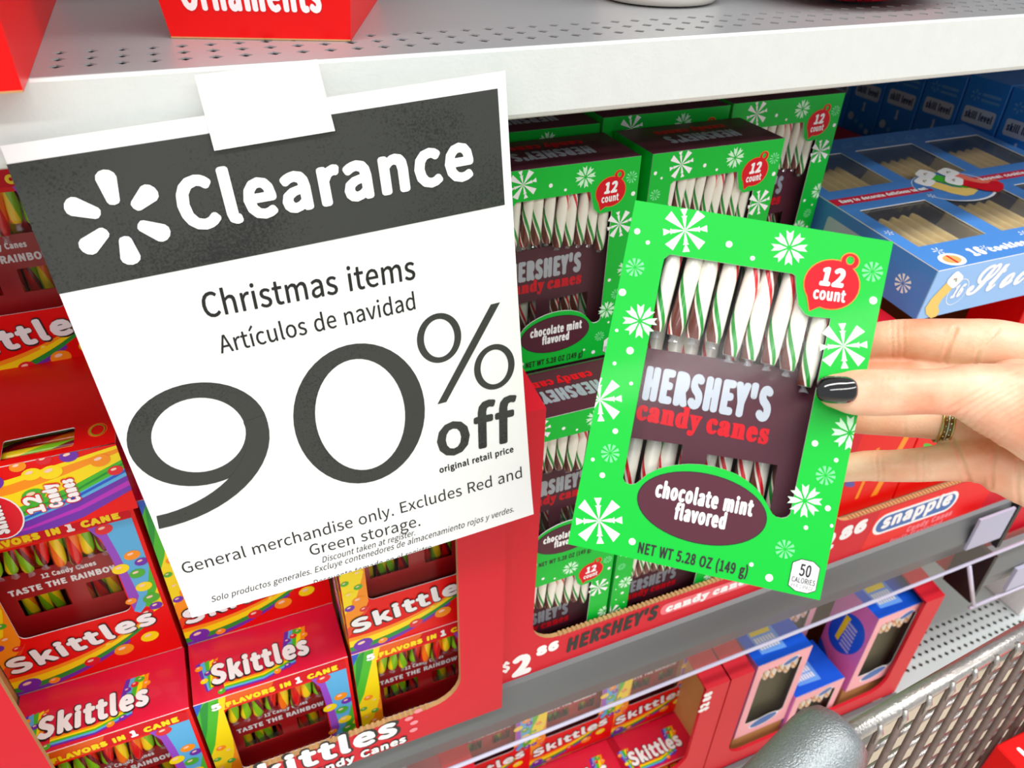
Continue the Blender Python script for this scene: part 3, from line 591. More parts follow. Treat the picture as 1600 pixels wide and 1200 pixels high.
def carton(W, H, D, win, mfront, mtop, mside, min_=None, th=.0007):
    """closed folding carton with a die cut window in its front; sizes in metres, window in mm"""
    mb = MB(); min_ = min_ or CARDIN
    rings = [[(0, 0), (W * 1000, 0), (W * 1000, H * 1000), (0, H * 1000)]] + ([win] if win else [])
    mb.slab(rings, mfront, lambda u, v: Vector((u / 1000, 0, v / 1000)), lambda u, v: Vector((u / 1000, th, v / 1000)), WHITE)
    for a, b, mt in (((0, 0, H), (W, D, H), mtop), ((0, 0, 0), (W, D, 0), mtop)):
        z = a[2]; mb.add([(0, 0, z), (W, 0, z), (W, D, z), (0, D, z)], [(0, 1, 2, 3) if z > 0 else (3, 2, 1, 0)], mt)
    mb.add([(0, 0, 0), (0, D, 0), (0, D, H), (0, 0, H)], [(3, 2, 1, 0)], mside); mb.add([(W, 0, 0), (W, D, 0), (W, D, H), (W, 0, H)], [(0, 1, 2, 3)], mside)
    mb.add([(0, D, 0), (W, D, 0), (W, D, H), (0, D, H)], [(3, 2, 1, 0)], mside)
    i = .0012
    a, b = (i, i, i), (W - i, D - i, H - i)
    v = [Vector((x, y, z)) for z in (a[2], b[2]) for y in (a[1], b[1]) for x in (a[0], b[0])]
    mb.add(v, [(1, 3, 2, 0), (6, 7, 5, 4), (7, 6, 2, 3), (2, 6, 4, 0), (5, 7, 3, 1)], min_)
    return mb

# ------------------------------------------------------------------ green boxes of candy canes
HW, HH, HD = .108, .153, .053
WIN_H = [(16.9, 126), (17.1, 130.2), (19.1, 132.4), (70.8, 133.0), (72.3, 132.3), (73.4, 127.6), (75.6, 120.6), (79.0, 117.2), (81.5, 116.5), (89.6, 117.2), (89.4, 33.2), (88.4, 31.6), (86.4, 30.6), (84.2, 30.6), (82.2, 31.6), (79.6, 34.8), (76.9, 38.0), (73.4, 41.0), (69.5, 43.2), (64.8, 45.0), (59.9, 45.9), (54.6, 46.3), (49.7, 46.1), (44, 45.2), (38.2, 43.4), (34, 41.6), (30.6, 39.5), (27.8, 37.2), (25.6, 34.2), (23.8, 32.2), (21.6, 31.3), (19.2, 31.8), (18.0, 33.4)]
def hershey():
    root = empty('candy_cane_box')
    carton(HW, HH, HD, WIN_H, GREEN, BROWN, GREEN, mat('dark_inner_card', (66, 40, 40), .6)).build('carton', root)
    f = MB(); f.add([(.012, .0013, .028), (.094, .0013, .028), (.094, .0013, .136), (.012, .0013, .136)], [(0, 1, 2, 3)], FILM); f.build('window_film', root)
    # canes
    rnd = random.Random(3)
    for i in range(9):
        me = cane_mesh('candy_cane', CANE_H, rnd.uniform(.0015, .0045), .0062, .0235, .0985 - .0011 * i + rnd.uniform(-.0025, .0035), .148, .0037, .006, rnd.uniform(-.34, -.08))
        o = link('candy_cane', me, root); o.location = (.0195 + .0083 * i, 0, 0)
        cm = MB(); crumple(cm, (0, .0066, me.vertices[0].co.z + .0008), .0022, .0034, WRAP, i); cm.build('wrapper_tip', o)
    # printed insert in front of the stems
    F2 = face(0, .0118, 0, (1, 0, 0), (0, 0, 1), (0, -1, 0))
    m_ = MB(); m_.slab([[(1.5, 1.5), (106.5, 1.5), (106.5, 95), (60, 93.2), (1.5, 91)], [(5, 30), (42, 30), (41.5, 52.2), (17, 50.6), (5, 49.6)], [(52.5, 24), (83.8, 24), (82.8, 51.6), (52.5, 50.2)]], BROWN, lambda u, v: Vector((u / 1000, .0112, v / 1000)), lambda u, v: Vector((u / 1000, .0118, v / 1000)))
    ins = m_.build('insert_card', root)
    F2 = face(0, .0112, 0, (1, 0, 0), (0, 0, 1), (0, -1, 0))
    t = MB(); text(t, "HERSHEY'S", F2(2), (18.8, 68.3), (75.8, 69.2), 15.6, SILVER, bold=1.05, boldx=1.15); t.build('brand_lettering', ins)
    t = MB(); text(t, 'candy canes', F2(2), (18.2, 59.2), (77.2, 59.5), 9.6, INKRED, font='b', bold=.34, boldx=.5); text(t, 'SINCE 1894', F2(2), (17.6, 70), (17.6, 84), 1.6, SILVER, bold=.08); t.build('candy_lettering', ins)
    F = face(0, 0, 0, (1, 0, 0), (0, 0, 1), (0, -1, 0))
    p = MB()
    for k, x, y, r in (('a', 23.4, 143.6, 10.2), ('a', 96.8, 106.8, 10.4), ('a', 1.6, 65, 10.4), ('a', 11.4, 13.0, 11.0)): flake(p, k, x, y, r, WHITE, F(1))
    for x, y, r in ((67.4, 143.5, 7.6), (12.0, 101.8, 7.6), (106.2, 71.5, 7.4), (94.0, 39.8, 7.2)): flake(p, 'b', x, y, r, PALEGREEN, F(1))
    for x, y, r in ((102.2, 139.3, 4.2), (5.5, 124.3, 4.0), (10.5, 42.9, 4.0), (100.2, 52.0, 4.0), (90.1, 18.0, 4.0)): flake(p, 'c', x, y, r, MIDGREEN, F(1))
    for x, y, r in ((3.4, 139.8, 1.3), (8.8, 135.8, .9), (42.7, 140.8, 1.4), (53.4, 136.6, 1), (2.2, 112.7, 1.6), (104.8, 127.6, 1.6), (10.3, 88.4, 1.6), (4.8, 81.7, .8), (13.5, 74.5, .8), (10.8, 52.8, 1.2), (3.6, 38.7, .8), (9, 32.8, 1.2), (93.4, 64.4, 1.3), (103.1, 59.2, .9), (103.7, 38.7, 1.2), (96.6, 28.8, .9), (106.6, 31.8, .7), (27.1, 7.2, 1.5), (77.9, 8.6, .9), (86.1, 4.7, 1.6), (3.0, 96.0, .7)):
        p.poly([ell(x, y, r, r, 14)], WHITE, F(1))
    p.build('snowflake_print', root)
    # red ornament badge
    def orn(s): 
        pts = []
        for i in range(30):
            a = math.radians(-118 + 12 * i); r = 11.0 + s
            pts.append((87.2 + r * math.cos(a), 131.2 + r * .93 * math.sin(a)))
        pts = [q for q in pts if not (q[0] < 84 and q[1] < 124.5)]
        pts.append((80.6 - s * .6, 118.9 - s * .9)); pts.sort(key=lambda q: math.atan2(q[1] - 131, q[0] - 87)); return pts
    b = MB(); b.poly([orn(.45)], GOLD, F(2)); b.poly([ell(92.6, 142.0, 3.9, 3.7, 20), ell(92.6, 142.4, 1.5, 1.7, 12)], GOLD, F(2))
    b.poly([orn(0)], INKRED, F(3)); b.poly([ell(92.6, 142.0, 3.4, 3.2, 20), ell(92.6, 142.4, 1.8, 2.0, 12)], INKRED, F(3))
    bd = b.build('count_badge', root)
    t = MB(); text(t, '12', F(4), (81.4, 130.0), (92.2, 130.5), 8.0, WHITE, bold=.6, shear=.1); text(t, 'count', F(4), (80.5, 124.0), (93.8, 124.6), 5.2, WHITE, bold=.24); t.build('badge_lettering', bd)
    b = MB(); b.poly([ell(53.0, 27.6, 27.6, 15.2, 48)], INK, F(1)); b.poly([ell(53.0, 27.6, 27.1, 14.8, 48)], BROWN, F(2)); lb = b.build('flavor_label', root)
    t = MB(); text(t, 'chocolate mint', F(3), (32.4, 28.4), (74.2, 28.6), 7.2, WHITE, bold=.42); text(t, 'flavored', F(3), (42.2, 20.6), (64.6, 20.8), 7.0, WHITE, bold=.42); t.build('flavor_lettering', lb)
    t = MB(); text(t, 'NET WT 5.28 OZ (149 g)', F(1), (29.8, 2.9), (77.4, 2.9), 4.9, INK, bold=.2); t.build('weight_lettering', root)
    b = MB(); cal = [(94.4, 3.6), (97.5, 1.9), (102.3, 1.9), (105.3, 3.6), (105.3, 13.2), (102.3, 15.2), (97.5, 15.2), (94.4, 13.2)]
    b.poly([[(99.85 + (x - 99.85) * 1.06, 8.5 + (y - 8.5) * 1.05) for x, y in cal]], INK, F(1)); b.poly([cal], WHITE, F(2)); cb = b.build('calorie_label', root)
    t = MB(); text(t, '50', F(3), (97.4, 8.4), (102.4, 8.4), 5.2, INK, bold=.16); text(t, 'CALORIES', F(3), (95.0, 5.4), (104.8, 5.4), 2.3, INK, bold=.05); text(t, 'PER 1 PIECE', F(3), (95.2, 3.2), (104.4, 3.2), 1.5, INK); t.build('calorie_lettering', cb)
    # top: lettering reads the other way up
    FT = face(HW, HD, HH, (-1, 0, 0), (0, -1, 0), (0, 0, 1))
    t = MB(); text(t, "HERSHEY'S", FT(2), (24, 23), (84, 23), 15, SILVER, bold=1, boldx=1.1); t.build('top_brand_lettering', root)
    t = MB(); text(t, 'candy canes', FT(2), (24, 11), (84, 11), 9.5, INKRED, font='b', bold=.4); t.build('top_candy_lettering', root)
    return root
def mbasis(origin, x, z):
    x = Vector(x).normalized(); z = Vector(z); z = (z - x * z.dot(x)).normalized(); y = z.cross(x)
    return Matrix(((x.x, y.x, z.x, origin[0]), (x.y, y.y, z.y, origin[1]), (x.z, y.z, z.z, origin[2]), (0, 0, 0, 1)))
HELD = hershey()
tag(HELD, 'green candy cane box held up in front of the shelf, chocolate mint oval at bottom', 'candy box', 'green candy cane boxes')
HELD.matrix_world = mbasis((0.11862, -0.15915, 1.14924), (0.81524, -0.57622, -0.05800), (0.37902, 0.42859, 0.82016))
def put(src, loc, rot=(0, 0, 0), label=None):
    c = copy_tree(src); c.matrix_world = Matrix.Translation(loc) @ Matrix.Rotation(math.radians(rot[2]), 4, 'Z') @ Matrix.Rotation(math.radians(rot[1]), 4, 'Y') @ Matrix.Rotation(math.radians(rot[0]), 4, 'X')
    c['label'] = label; return c
# upper tier, standing on the back row of the tier below
put(HELD, (.1665, .0620, 1.0815), (0, 0, 0), 'green candy cane box just right of the clearance sign, standing on the upper tier')
put(HELD, (.2835, .0620, 1.0815), (0, 0, 0), 'green candy cane box directly above the held box, brown top in view')
put(HELD, (.1660, .1200, 1.0865), (0, 0, 0), 'green candy cane box tucked under the shelf behind the one beside the sign')
put(HELD, (.2755, .1180, 1.0905), (0, 0, 0), 'green candy cane box at the back, only its snowflake top strip showing between two others')
put(HELD, (.3880, .1200, 1.0905), (0, 0, 0), 'rightmost green candy cane box at the back beside the dark blue kits')
# middle and lower tiers seen through the tray window
LO = .7775
put(HELD, (.1600, .0075, LO + .1485), (0, 0, 0), 'green candy cane box in the tray window, middle tier, cut by the held box')
put(HELD, (.2720, .0085, LO + .1485), (0, 0, 0), 'green candy cane box standing in the tray directly behind the held box')
for x, lb in ((.1490, 'lowest green candy cane box at the left end of the $2.86 tray'), (.2610, 'lowest green candy cane box right of the double green edge in the tray')):
    put(HELD, (x + .003, .0075, LO - .0045), (0, 0, 0), lb)
# back rows carry the upper tier
for x, sd in ((.1600, 'left'), (.2720, 'right')):
    put(HELD, (x, .0640, LO + .1465), (0, 0, 0), 'green candy cane box in the hidden row behind the middle tier, %s column' % sd)
    put(HELD, (x, .0640, LO - .0065), (0, 0, 0), 'green candy cane box in the hidden row behind the lowest tier, %s column' % sd)

# ------------------------------------------------------------------ rainbow candy cane boxes
SW, SH, SD = .1110, .151, .0545
WIN_S = rrect(18, 54, 88.5, 135.5, 5)
CANDY = [ORA, PUR, YEL, mat('candy_red', (226, 20, 40), .35), mat('candy_green', (70, 180, 40), .35)]
def candy(mb, x, y, r, mt, fn, B, rot=.2):
    e = clip_rect(ell(x, y, r * 1.25, r, 16, rot), *B)
    if len(e) > 2: mb.poly([e], mt, fn(3))
    e = clip_rect(ell(x - r * .2, y + r * .35, r * .5, r * .25, 10, rot), *B)
    if len(e) > 2: mb.poly([e], mat('candy_shine', (255, 214, 190), .4), fn(4))
def band(mb, lo, hi, mt, fn, B):
    P = clip_rect(lo + hi[::-1], *B)
    if len(P) > 2: mb.poly([P], mt, fn)
def skittles():
    root = empty('rainbow_cane_box')
    carton(SW, SH, SD, WIN_S, BRIGHTRED, PINKRED, BRIGHTRED, mat('dark_inner_card', (66, 40, 40), .6)).build('carton', root)
    f = MB(); f.add([(.012, .0013, .05), (.094, .0013, .05), (.094, .0013, .140), (.012, .0013, .140)], [(0, 1, 2, 3)], FILM); f.build('window_film', root)
    rnd = random.Random(5)
    for i in range(8):
        me = cane_mesh('candy_cane', CANE_S, rnd.uniform(.001, .006), .0062, .0250, .1095 + rnd.uniform(-.003, .005), .147, .0041, .006, rnd.random())
        o = link('candy_cane', me, root); o.location = (.0215 + .0091 * i, 0, 0)
        cm = MB(); crumple(cm, (0, .0062, me.vertices[0].co.z + .0005), .0028, .0060, WRAP, i + 20); cm.build('wrapper_tip', o)
    m_ = MB(); rg = [[(1.5, 1.5), (109, 1.5), (109, 104), (1.5, 104)], [(23, 63), (52.5, 63), (52.5, 80), (23, 80)], [(65, 63), (86.5, 63), (86.5, 80), (65, 80)]]
    m_.slab(rg, DKRED, lambda u, v: Vector((u / 1000, .0116, v / 1000)), lambda u, v: Vector((u / 1000, .0122, v / 1000))); ins = m_.build('insert_card', root)
    F2 = face(0, .0116, 0, (1, 0, 0), (0, 0, 1), (0, -1, 0))
    t = MB(); text(t, 'TASTE THE RAINBOW', F2(2), (20, 85), (88, 85), 5.6, WHITE, bold=.42); text(t, '12 Candy Canes', F2(2), (42, 94.5), (76, 94.5), 4.4, WHITE, bold=.3); t.build('card_lettering', ins)
    F = face(0, 0, 0, (1, 0, 0), (0, 0, 1), (0, -1, 0)); B = (0, 0, 108.5, 151)
    p = MB()
    def P(pts, mt, l=1):
        q = clip_rect(pts, *B)
        if len(q) > 2: p.poly([q], mt, F(l))
    P([(0, 151), (6, 151), (0, 138)], BLU); P([(6, 151), (17, 151), (14.5, 136), (10, 118), (5, 98), (0, 86), (0, 138)], LIME); P([(3, 145), (8, 151), (10, 151), (7, 136), (3, 118), (0, 108), (0, 118)], DGRN, 2)
    P([(17, 151), (56, 151), (48, 144), (30, 139), (18, 136), (18, 100), (16, 82), (10, 62), (0, 46), (0, 86), (5, 98), (10, 118), (14.5, 136)], YEL); P([(18, 100), (18, 54), (14, 44), (0, 30), (0, 46), (10, 62), (16, 82)], ORA); P([(0, 30), (14, 44), (20, 50), (8, 30), (0, 20)], mat('vermilion_print', (240, 70, 20), .4)); P([(56, 151), (74, 151), (60, 144), (46, 140), (30, 138.5), (48, 144)], ORA)
    P([(80, 142), (90, 144.5), (93.5, 110), (95, 85), (96, 66), (89.5, 52), (89.0, 100), (87, 126)], mat('violet_print', (150, 70, 200), .45)); P([(90, 144.5), (108.5, 147), (108.5, 92), (103, 72), (97.5, 54), (93, 49), (89.5, 52), (96, 66), (95, 85), (93.5, 110)], SKY)
    P([(108.5, 92), (103, 72), (97.5, 54), (101, 52), (108.5, 70)], LIME); P([(108.5, 70), (101, 52), (97, 44), (108.5, 50)], YEL)
    # bottom swoosh
    def q(a, b, c, s=0, e=108.5, n=14): return [(s + (e - s) * i / n, a + b * ((s + (e - s) * i / n) / 108.5) + c * ((s + (e - s) * i / n) / 108.5) ** 2) for i in range(n + 1)]
    band(p, q(3, -5, 48), q(8, -6, 46), DGRN, F(1), (0, 0, 92, 151)); band(p, q(8, -6, 46), q(15, -8, 42), YEL, F(1), (0, 0, 96, 151)); band(p, q(15, -8, 42), q(19, -9, 40), ORA, F(1), (0, 0, 96, 151)); band(p, q(-1, -5, 50), q(3, -5, 48), PUR, F(1), (0, 0, 80, 151))
    P([(19, 137.5), (79, 138.5), (76, 147.5), (60, 151), (22, 151)], mat('amber_red_print', (236, 96, 14), .45), 3); P([(50, 138), (108.5, 139), (108.5, 149), (100, 151), (56, 151)], INKRED, 4)
    p.build('rainbow_print', root)
    c = MB()
    for i, (x, y, r) in enumerate(((11, 58, 4), (5, 66, 3.4), (12, 72, 2.6), (4, 52, 3), (14, 47, 2.6), (8, 92, 3), (13, 86, 3.2), (3, 79, 2.4), (10, 8, 6), (52, 13, 4.4), (74, 16, 5.4), (93, 22, 5), (90, 63, 3), (101, 74, 4.4), (103, 61, 4.6), (104, 52, 3.6), (90.7, 134.6, 4.4), (101, 106, 4.2), (91.4, 96, 4.4), (100, 88, 4.2), (105, 98, 3.6), (97, 47, 3.6), (25, 5, 3), (66, 26, 1.6))):
        candy(c, x, y, r, CANDY[(i * 2 + (1 if i > 11 else 0)) % 5], F, B)
    c.build('candy_print', root)
    t = MB()
    text(t, 'Skittles', F(5), (2.2, 21), (103, 34), 18.5, INK, bold=1.9); text(t, 'Skittles', F(8), (2.8, 22.6), (102.2, 35.4), 16.2, WHITE, bold=1.2); t.build('brand_lettering', root)
    t = MB(); text(t, '5', F(7), (10, 139.2), (18, 139.4), 7.6, WHITE, bold=.8); text(t, 'FLAVORS IN', F(7), (20, 139), (68, 140.2), 6.0, YEL, bold=.7); text(t, '1', F(7), (70, 139.6), (76, 139.8), 7.8, WHITE, bold=.8); text(t, 'CANE', F(7), (79, 140.2), (103, 141), 6.0, YEL, bold=.7); t.build('flavor_lettering', root)
    # top panel
    FT = face(0, 0, SH, (1, 0, 0), (0, 1, 0), (0, 0, 1)); r = MB(); B2 = (0, 0, 108.5, 54.5)
    for i, mt in enumerate((PUR, SKY, LIME, YEL, ORA)):
        a = [(2 + 1.0 * i, 30 - 4.0 * i), (14, 12 - i), (14, 16 - i * .2), (6 + i, 34 - 2 * i)]; 
        r.poly([[(4 + 3.2 * i, 34), (10 + i, 8 + i), (13 + i, 9 + i), (7.2 + 3.2 * i, 35.5)]], mt, FT(1))
        r.poly([[(70 + 3.2 * i, 40), (66 + 3.4 * i, 24), (69.4 + 3.4 * i, 24), (73.2 + 3.2 * i, 40.5)]], mt, FT(1))
        r.poly([[(22, 4 + 1.5 * i), (50, 3 + 1.6 * i), (74, 9 + 1.7 * i), (74, 10.7 + 1.7 * i), (50, 4.6 + 1.6 * i), (22, 5.6 + 1.5 * i)]], mt, FT(1))
    for i, (x, y) in enumerate(((6, 30), (12, 24), (9, 18), (18, 31), (20, 5), (60, 7), (68, 9), (72, 14), (76, 34), (80, 37), (84, 32), (71, 31))): candy(r, x, y, 2.2, CANDY[i % 5], FT, B2)
    r.build('top_rainbow_print', root)
    t = MB(); text(t, 'Skittles', FT(5), (12.6, 10.2), (86.6, 12.2), 20.2, INK, bold=1.8); text(t, 'Skittles', FT(8), (13.2, 11.4), (86, 13.2), 18, WHITE, bold=1.25); t.build('top_brand_lettering', root)
    # left side panel
    FS = face(0, SD, SH, (0, 0, -1), (0, -1, 0), (-1, 0, 0)); r = MB(); B3 = (0, 0, 151, 54.5)
    def cv(a, b, c_): return [(u, a + (b - a) * max(0, min(1, (u - 89) / 31)) + (c_ - b) * max(0, (u - 120) / 31) - (a * .0 + .10 * max(0, 60 - u))) for u in range(0, 152, 5)] + [(151, c_)]
    L_ = [cv(-3, 3, 16), cv(3, 9, 20), cv(5, 12, 24), cv(10, 17, 28), cv(14, 22, 34), cv(22, 29, 41), cv(33, 39, 47), cv(40, 45, 50), cv(44, 48, 52.5)]
    for i, mt in enumerate((PUR, MAG, PUR, SKY, LIME, YEL, ORA, YEL)): band(r, L_[i], L_[i + 1], mt, FS(1), B3)
    band(r, cv(11.5, 19, 31), cv(13, 21, 33), BLU, FS(2), B3); band(r, cv(16, 24, 37), cv(17.4, 25.4, 38.4), DGRN, FS(2), B3)
    for i, (x, y, rr_) in enumerate(((81, 44, 6), (77, 36, 4.5), (103, 44.6, 4.4), (98, 52, 3.6), (112, 53, 3.4), (125, 52, 4.2), (99.4, 28.6, 5.2), (113, 43, 5), (140, 44, 4.6), (146, 34, 3.6), (60, 30, 5), (40, 38, 5), (24, 26, 4.4), (12, 40, 4))): candy(r, x, y, rr_, CANDY[(3 * i + 1) % 5], FS, B3)
    r.poly([ell(77, 18, 13.5, 17.5, 28)], WHITE, FS(5)); r.poly([ell(77, 18, 12.6, 16.6, 28)], CANDY[3], FS(6))
    r.build('side_rainbow_print', root)
    t = MB()
    for s_, u_, v0, v1, cap in (('12', 102.5, 14, 30, 9.5), ('Candy', 112.5, 16, 35, 7.5), ('Canes', 122.5, 17, 36, 7.5)):
        text(t, s_, FS(5), (u_ + .6, v0 - .8), (u_ + .6, v1 + .8), cap + 1.6, CANDY[3], bold=1.3); text(t, s_, FS(8), (u_, v0), (u_, v1), cap, WHITE, bold=.7)
    text(t, 'Skittles', FS(8), (80, 4), (82, 33), 9.5, INK, bold=1.1); text(t, 'Skittles', FS(11), (80, 4.5), (82, 32.5), 8.4, WHITE, bold=.8)
    t.build('side_lettering', root)
    return root
SK = skittles()
tag(SK, 'rainbow candy cane box at bottom left, red top panel, lowest tier in its tray', 'candy box', 'red rainbow candy cane boxes')
SK.location = (-.1885, .0075, .7775 - .0375 + .0)
ZB = .740
SK.location = (-.1915, .0100, ZB)
put(SK, (-.0775, .0100, ZB), (0, 0, 0), 'rainbow candy cane box in the middle of the tray, its red top fully visible')
put(SK, (.0365, .0100, ZB), (0, 0, 0), 'rainbow candy cane box bottom right of the tray, dark window cut by the tray post')
put(SK, (.0365, .0110, ZB + .1515), (0, 0, 0), 'rainbow candy cane box stacked on the bottom right one, below the sign corner')
put(SK, (-.1925, .0650, ZB + .1515), (0, 0, 0), 'large rainbow candy cane box at left with TASTE THE RAINBOW card in view')
put(SK, (-.0775, .0650, ZB + .1515), (0, 0, 0), 'rainbow candy cane box half hidden behind the lower edge of the sign')
for x, sd in ((-.1925, 'left'), (-.0775, 'middle')): put(SK, (x, .0650, ZB), (0, 0, 0), 'rainbow candy cane box in the hidden back row of the lowest tier, %s column' % sd)
# one lies on its back on the stack, striped side to the front
lie = copy_tree(SK); lie['label'] = 'rainbow candy cane box lying on its back, striped side with 12 Candy Canes facing out'
for c_ in list(kids(lie)):
    if c_.name.split('.')[0] in ('rainbow_print', 'candy_print', 'brand_lettering', 'flavor_lettering', 'insert_card', 'carton'):
        for g_ in kids(c_): bpy.data.objects.remove(g_)
        bpy.data.objects.remove(c_)
cm_ = carton(SW, SH, SD, rrect(34, 60, 96, 138, 4), BRIGHTRED, PINKRED, BRIGHTRED, mat('dark_inner_card', (66, 40, 40), .6))
cm_ = MB(); th = .0007
base_ = carton(SW, SH, SD, None, BRIGHTRED, PINKRED, BRIGHTRED, mat('dark_inner_card', (66, 40, 40), .6))
nf = 2 + 2 + 4     # drop the plain front sheet, then cut a fresh one with two openings
for f_, m_i in list(zip(base_.f, base_.m))[nf:]: cm_.add([base_.v[i] for i in f_], [tuple(range(len(f_)))], base_.mats[m_i])
cm_.slab([[(0, 0), (111, 0), (111, 151), (0, 151)], rrect(36, 84, 96, 138, 4), rrect(5.5, 23, 25, 62, 1.5)], BRIGHTRED, lambda u, v: Vector((u / 1000, 0, v / 1000)), lambda u, v: Vector((u / 1000, th, v / 1000)), WHITE)
cm_.build('carton', lie)
for i_, x_ in enumerate((.0085, .0150)):
    o_ = link('candy_cane', cane_mesh('candy_cane', CANE_S, .002, .0062, .0250, .1095, .147, .0041, .006, .2 + .4 * i_), lie); o_.location = (x_, 0, .0)
    o_.location.y = -.0180
FL_ = face(0, 0, 0, (1, 0, 0), (0, 0, 1), (0, -1, 0)); g_ = MB()
g_.poly([ell(17, 10, 7, 5.5, 24), ell(17, 9.4, 6, 4.6, 24)], GOLD, FL_(1)); g_.poly([ell(17, 10, 5.6, 4.2, 24), ell(17, 10, 5, 3.7, 24)], LIME, FL_(1)); g_.build('swirl_print', lie)
lie.matrix_world = Matrix(((0, 0, -1, -.0770), (1, 0, 0, .0580), (0, -1, 0, 1.0975), (0, 0, 0, 1)))
put(SK, (-.1855, .1690, 1.0835), (0, 0, 0), 'rainbow candy cane box standing behind the lying one at far left')
put(SK, (-.1855, .1690, .9320), (0, 0, 0), 'rainbow candy cane box hidden under the far left standing one')
# lower tray
z4 = .4575
for i, (x, lb) in enumerate(((.120, 'rainbow candy cane box low front left, mostly below the frame'), (.2245, 'rainbow candy cane box in the low tray, front row left, red top showing'), (.3290 - .004, 'rainbow candy cane box in the low tray beside the red post, logo top in view'))):
    put(SK, (x + .002, .010, .350), (0, 0, 0), lb)
for i, (x, lb) in enumerate(((.118, 'rainbow candy cane box in the low tray, leftmost of the opened back row'), (.2265, 'rainbow candy cane box in the low tray, middle of the opened back row'), (.3360, 'rainbow candy cane box in the low tray, back row against the red post'))):
    put(SK, (x - .002, .066, .5015), (0, 0, 0), lb); put(SK, (x - .002, .066, .350), (0, 0, 0), 'rainbow candy cane box hidden under the low back row, %s column' % ('left', 'middle', 'right')[i])

# ------------------------------------------------------------------ pink and blue boxes in the lowest right tray
PINK = mat('pink_card', (250, 178, 186), .5); PINK2 = mat('orchid_card', (226, 120, 196), .45); CBLUE = mat('cobalt_card', (8, 92, 226), .4, coat=.2); PERI = mat('periwinkle_card', (96, 150, 246), .4, coat=.2); NAVY = mat('navy_card', (16, 44, 140), .45)
def pinkbox():
    W, H, D = .078, .150, .062
    root = empty('pink_candy_box')
    win = rrect(10, 26, 68, 136, 5)
    carton(W, H, D, win, PINK, CBLUE, PINK2, mat('dark_inner_card', (66, 40, 40), .6)).build('carton', root)
    f = MB(); f.add([(.006, .0013, .02), (.072, .0013, .02), (.072, .0013, .14), (.006, .0013, .14)], [(0, 1, 2, 3)], FILM); f.build('window_film', root)
    g = MB(); rnd = random.Random(9)
    cm = stripes('pink_cane_stripes', [(40, (250, 240, 225)), (14, (240, 90, 80)), (24, (250, 226, 200)), (10, (240, 170, 60))], .35, 40)
    for i in range(6):
        me = cane_mesh('candy_cane', cm, .002, .007, .024, .108 + rnd.uniform(-.004, .004), .146, .004, .01); o = link('candy_cane', me, root); o.location = (.013 + .0105 * i, 0, 0)
    F = face(0, 0, 0, (1, 0, 0), (0, 0, 1), (0, -1, 0))
    m_ = MB(); m_.box((.002, .0125, .002), (W - .002, .013, .100), mat('olive_inner_card', (96, 92, 66), .7)); m_.build('insert_card', root)
    p = MB(); p.poly([ell(50, 136, 12, 6, 24, .35)], WHITE, F(1)); p.poly([ell(50, 136, 10.6, 4.8, 24, .35)], mat('steel_blue_ink', (60, 110, 180), .5), F(2)); p.poly([ell(40, 20, 22, 10, 28, .2)], WHITE, F(1)); p.poly([ell(40, 20, 20, 8.4, 28, .2)], mat('steel_blue_ink', (60, 110, 180), .5), F(2)); p.build('oval_print', root)
    FT = face(0, 0, H, (1, 0, 0), (0, 1, 0), (0, 0, 1)); p = MB()
    p.poly([[(16, 36), (44, 36), (46, 45), (18, 47)]], YEL, FT(2))
    for r_ in range(2):
        for i in range(7): p.poly([[(17 + 4 * i, 26 - 9 * r_), (19.6 + 4 * i, 25 - 9 * r_), (19.8 + 4 * i, 32.5 - 9 * r_), (17.2 + 4 * i, 33 - 9 * r_)]], WHITE, FT(2))
    p.poly([[(14, 12), (48, 10), (50, 49), (14, 50)]], mat('pale_blue_ink', (110, 170, 250), .5), FT(1)); p.build('top_lettering', root)
    FS = face(0, D, 0, (0, -1, 0), (0, 0, 1), (-1, 0, 0)); p = MB()
    p.poly([ell(31, 84, 24, 40, 32, -.3)], CBLUE, FS(1)); p.poly([[(18, 64), (24, 62), (30, 112), (22, 112)]], YEL, FS(2))
    for i in range(7): p.poly([[(27, 60 + 7 * i), (43, 58 + 7 * i), (44, 62 + 7 * i), (28, 64 + 7 * i)]], mat('lilac_ink', (190, 190, 230), .5), FS(2))
    p.poly([[(0, 0), (50, 0), (20, 22), (0, 40)]], CBLUE, FS(1)); p.build('side_print', root)
    return root
PB = pinkbox()
tag(PB, 'pink candy box with bright blue top beside the left red post of the low tray', 'candy box', 'pink and blue candy boxes'); PB.location = (.4800, .0100, .4900)
put(PB, (.5600, .0060, .3885), (0, 0, 0), 'pink candy box sitting lowest in the low tray, light blue top behind the cart handle')
put(PB, (.6560, .0080, .4935), (0, 0, 0), 'pink candy box with a blue oval on its violet side, against the right red post')
put(PB, (.5560, .0760, .4700 - .0), (0, 0, 0), 'pink candy box behind the others, blue and half shaded')

m = MB(); m.box((.128, .008, -.102), (.206, .070, -.064), INTAN); m.box((.048, .012, -.102), (.126, .074, .0375), INTAN); m.box((.224, .012, -.102), (.302, .074, .041), INTAN); m.box((.128, .078, -.102), (.205, .138, .0175), INTAN); m.build('tray_pad', TR_5)

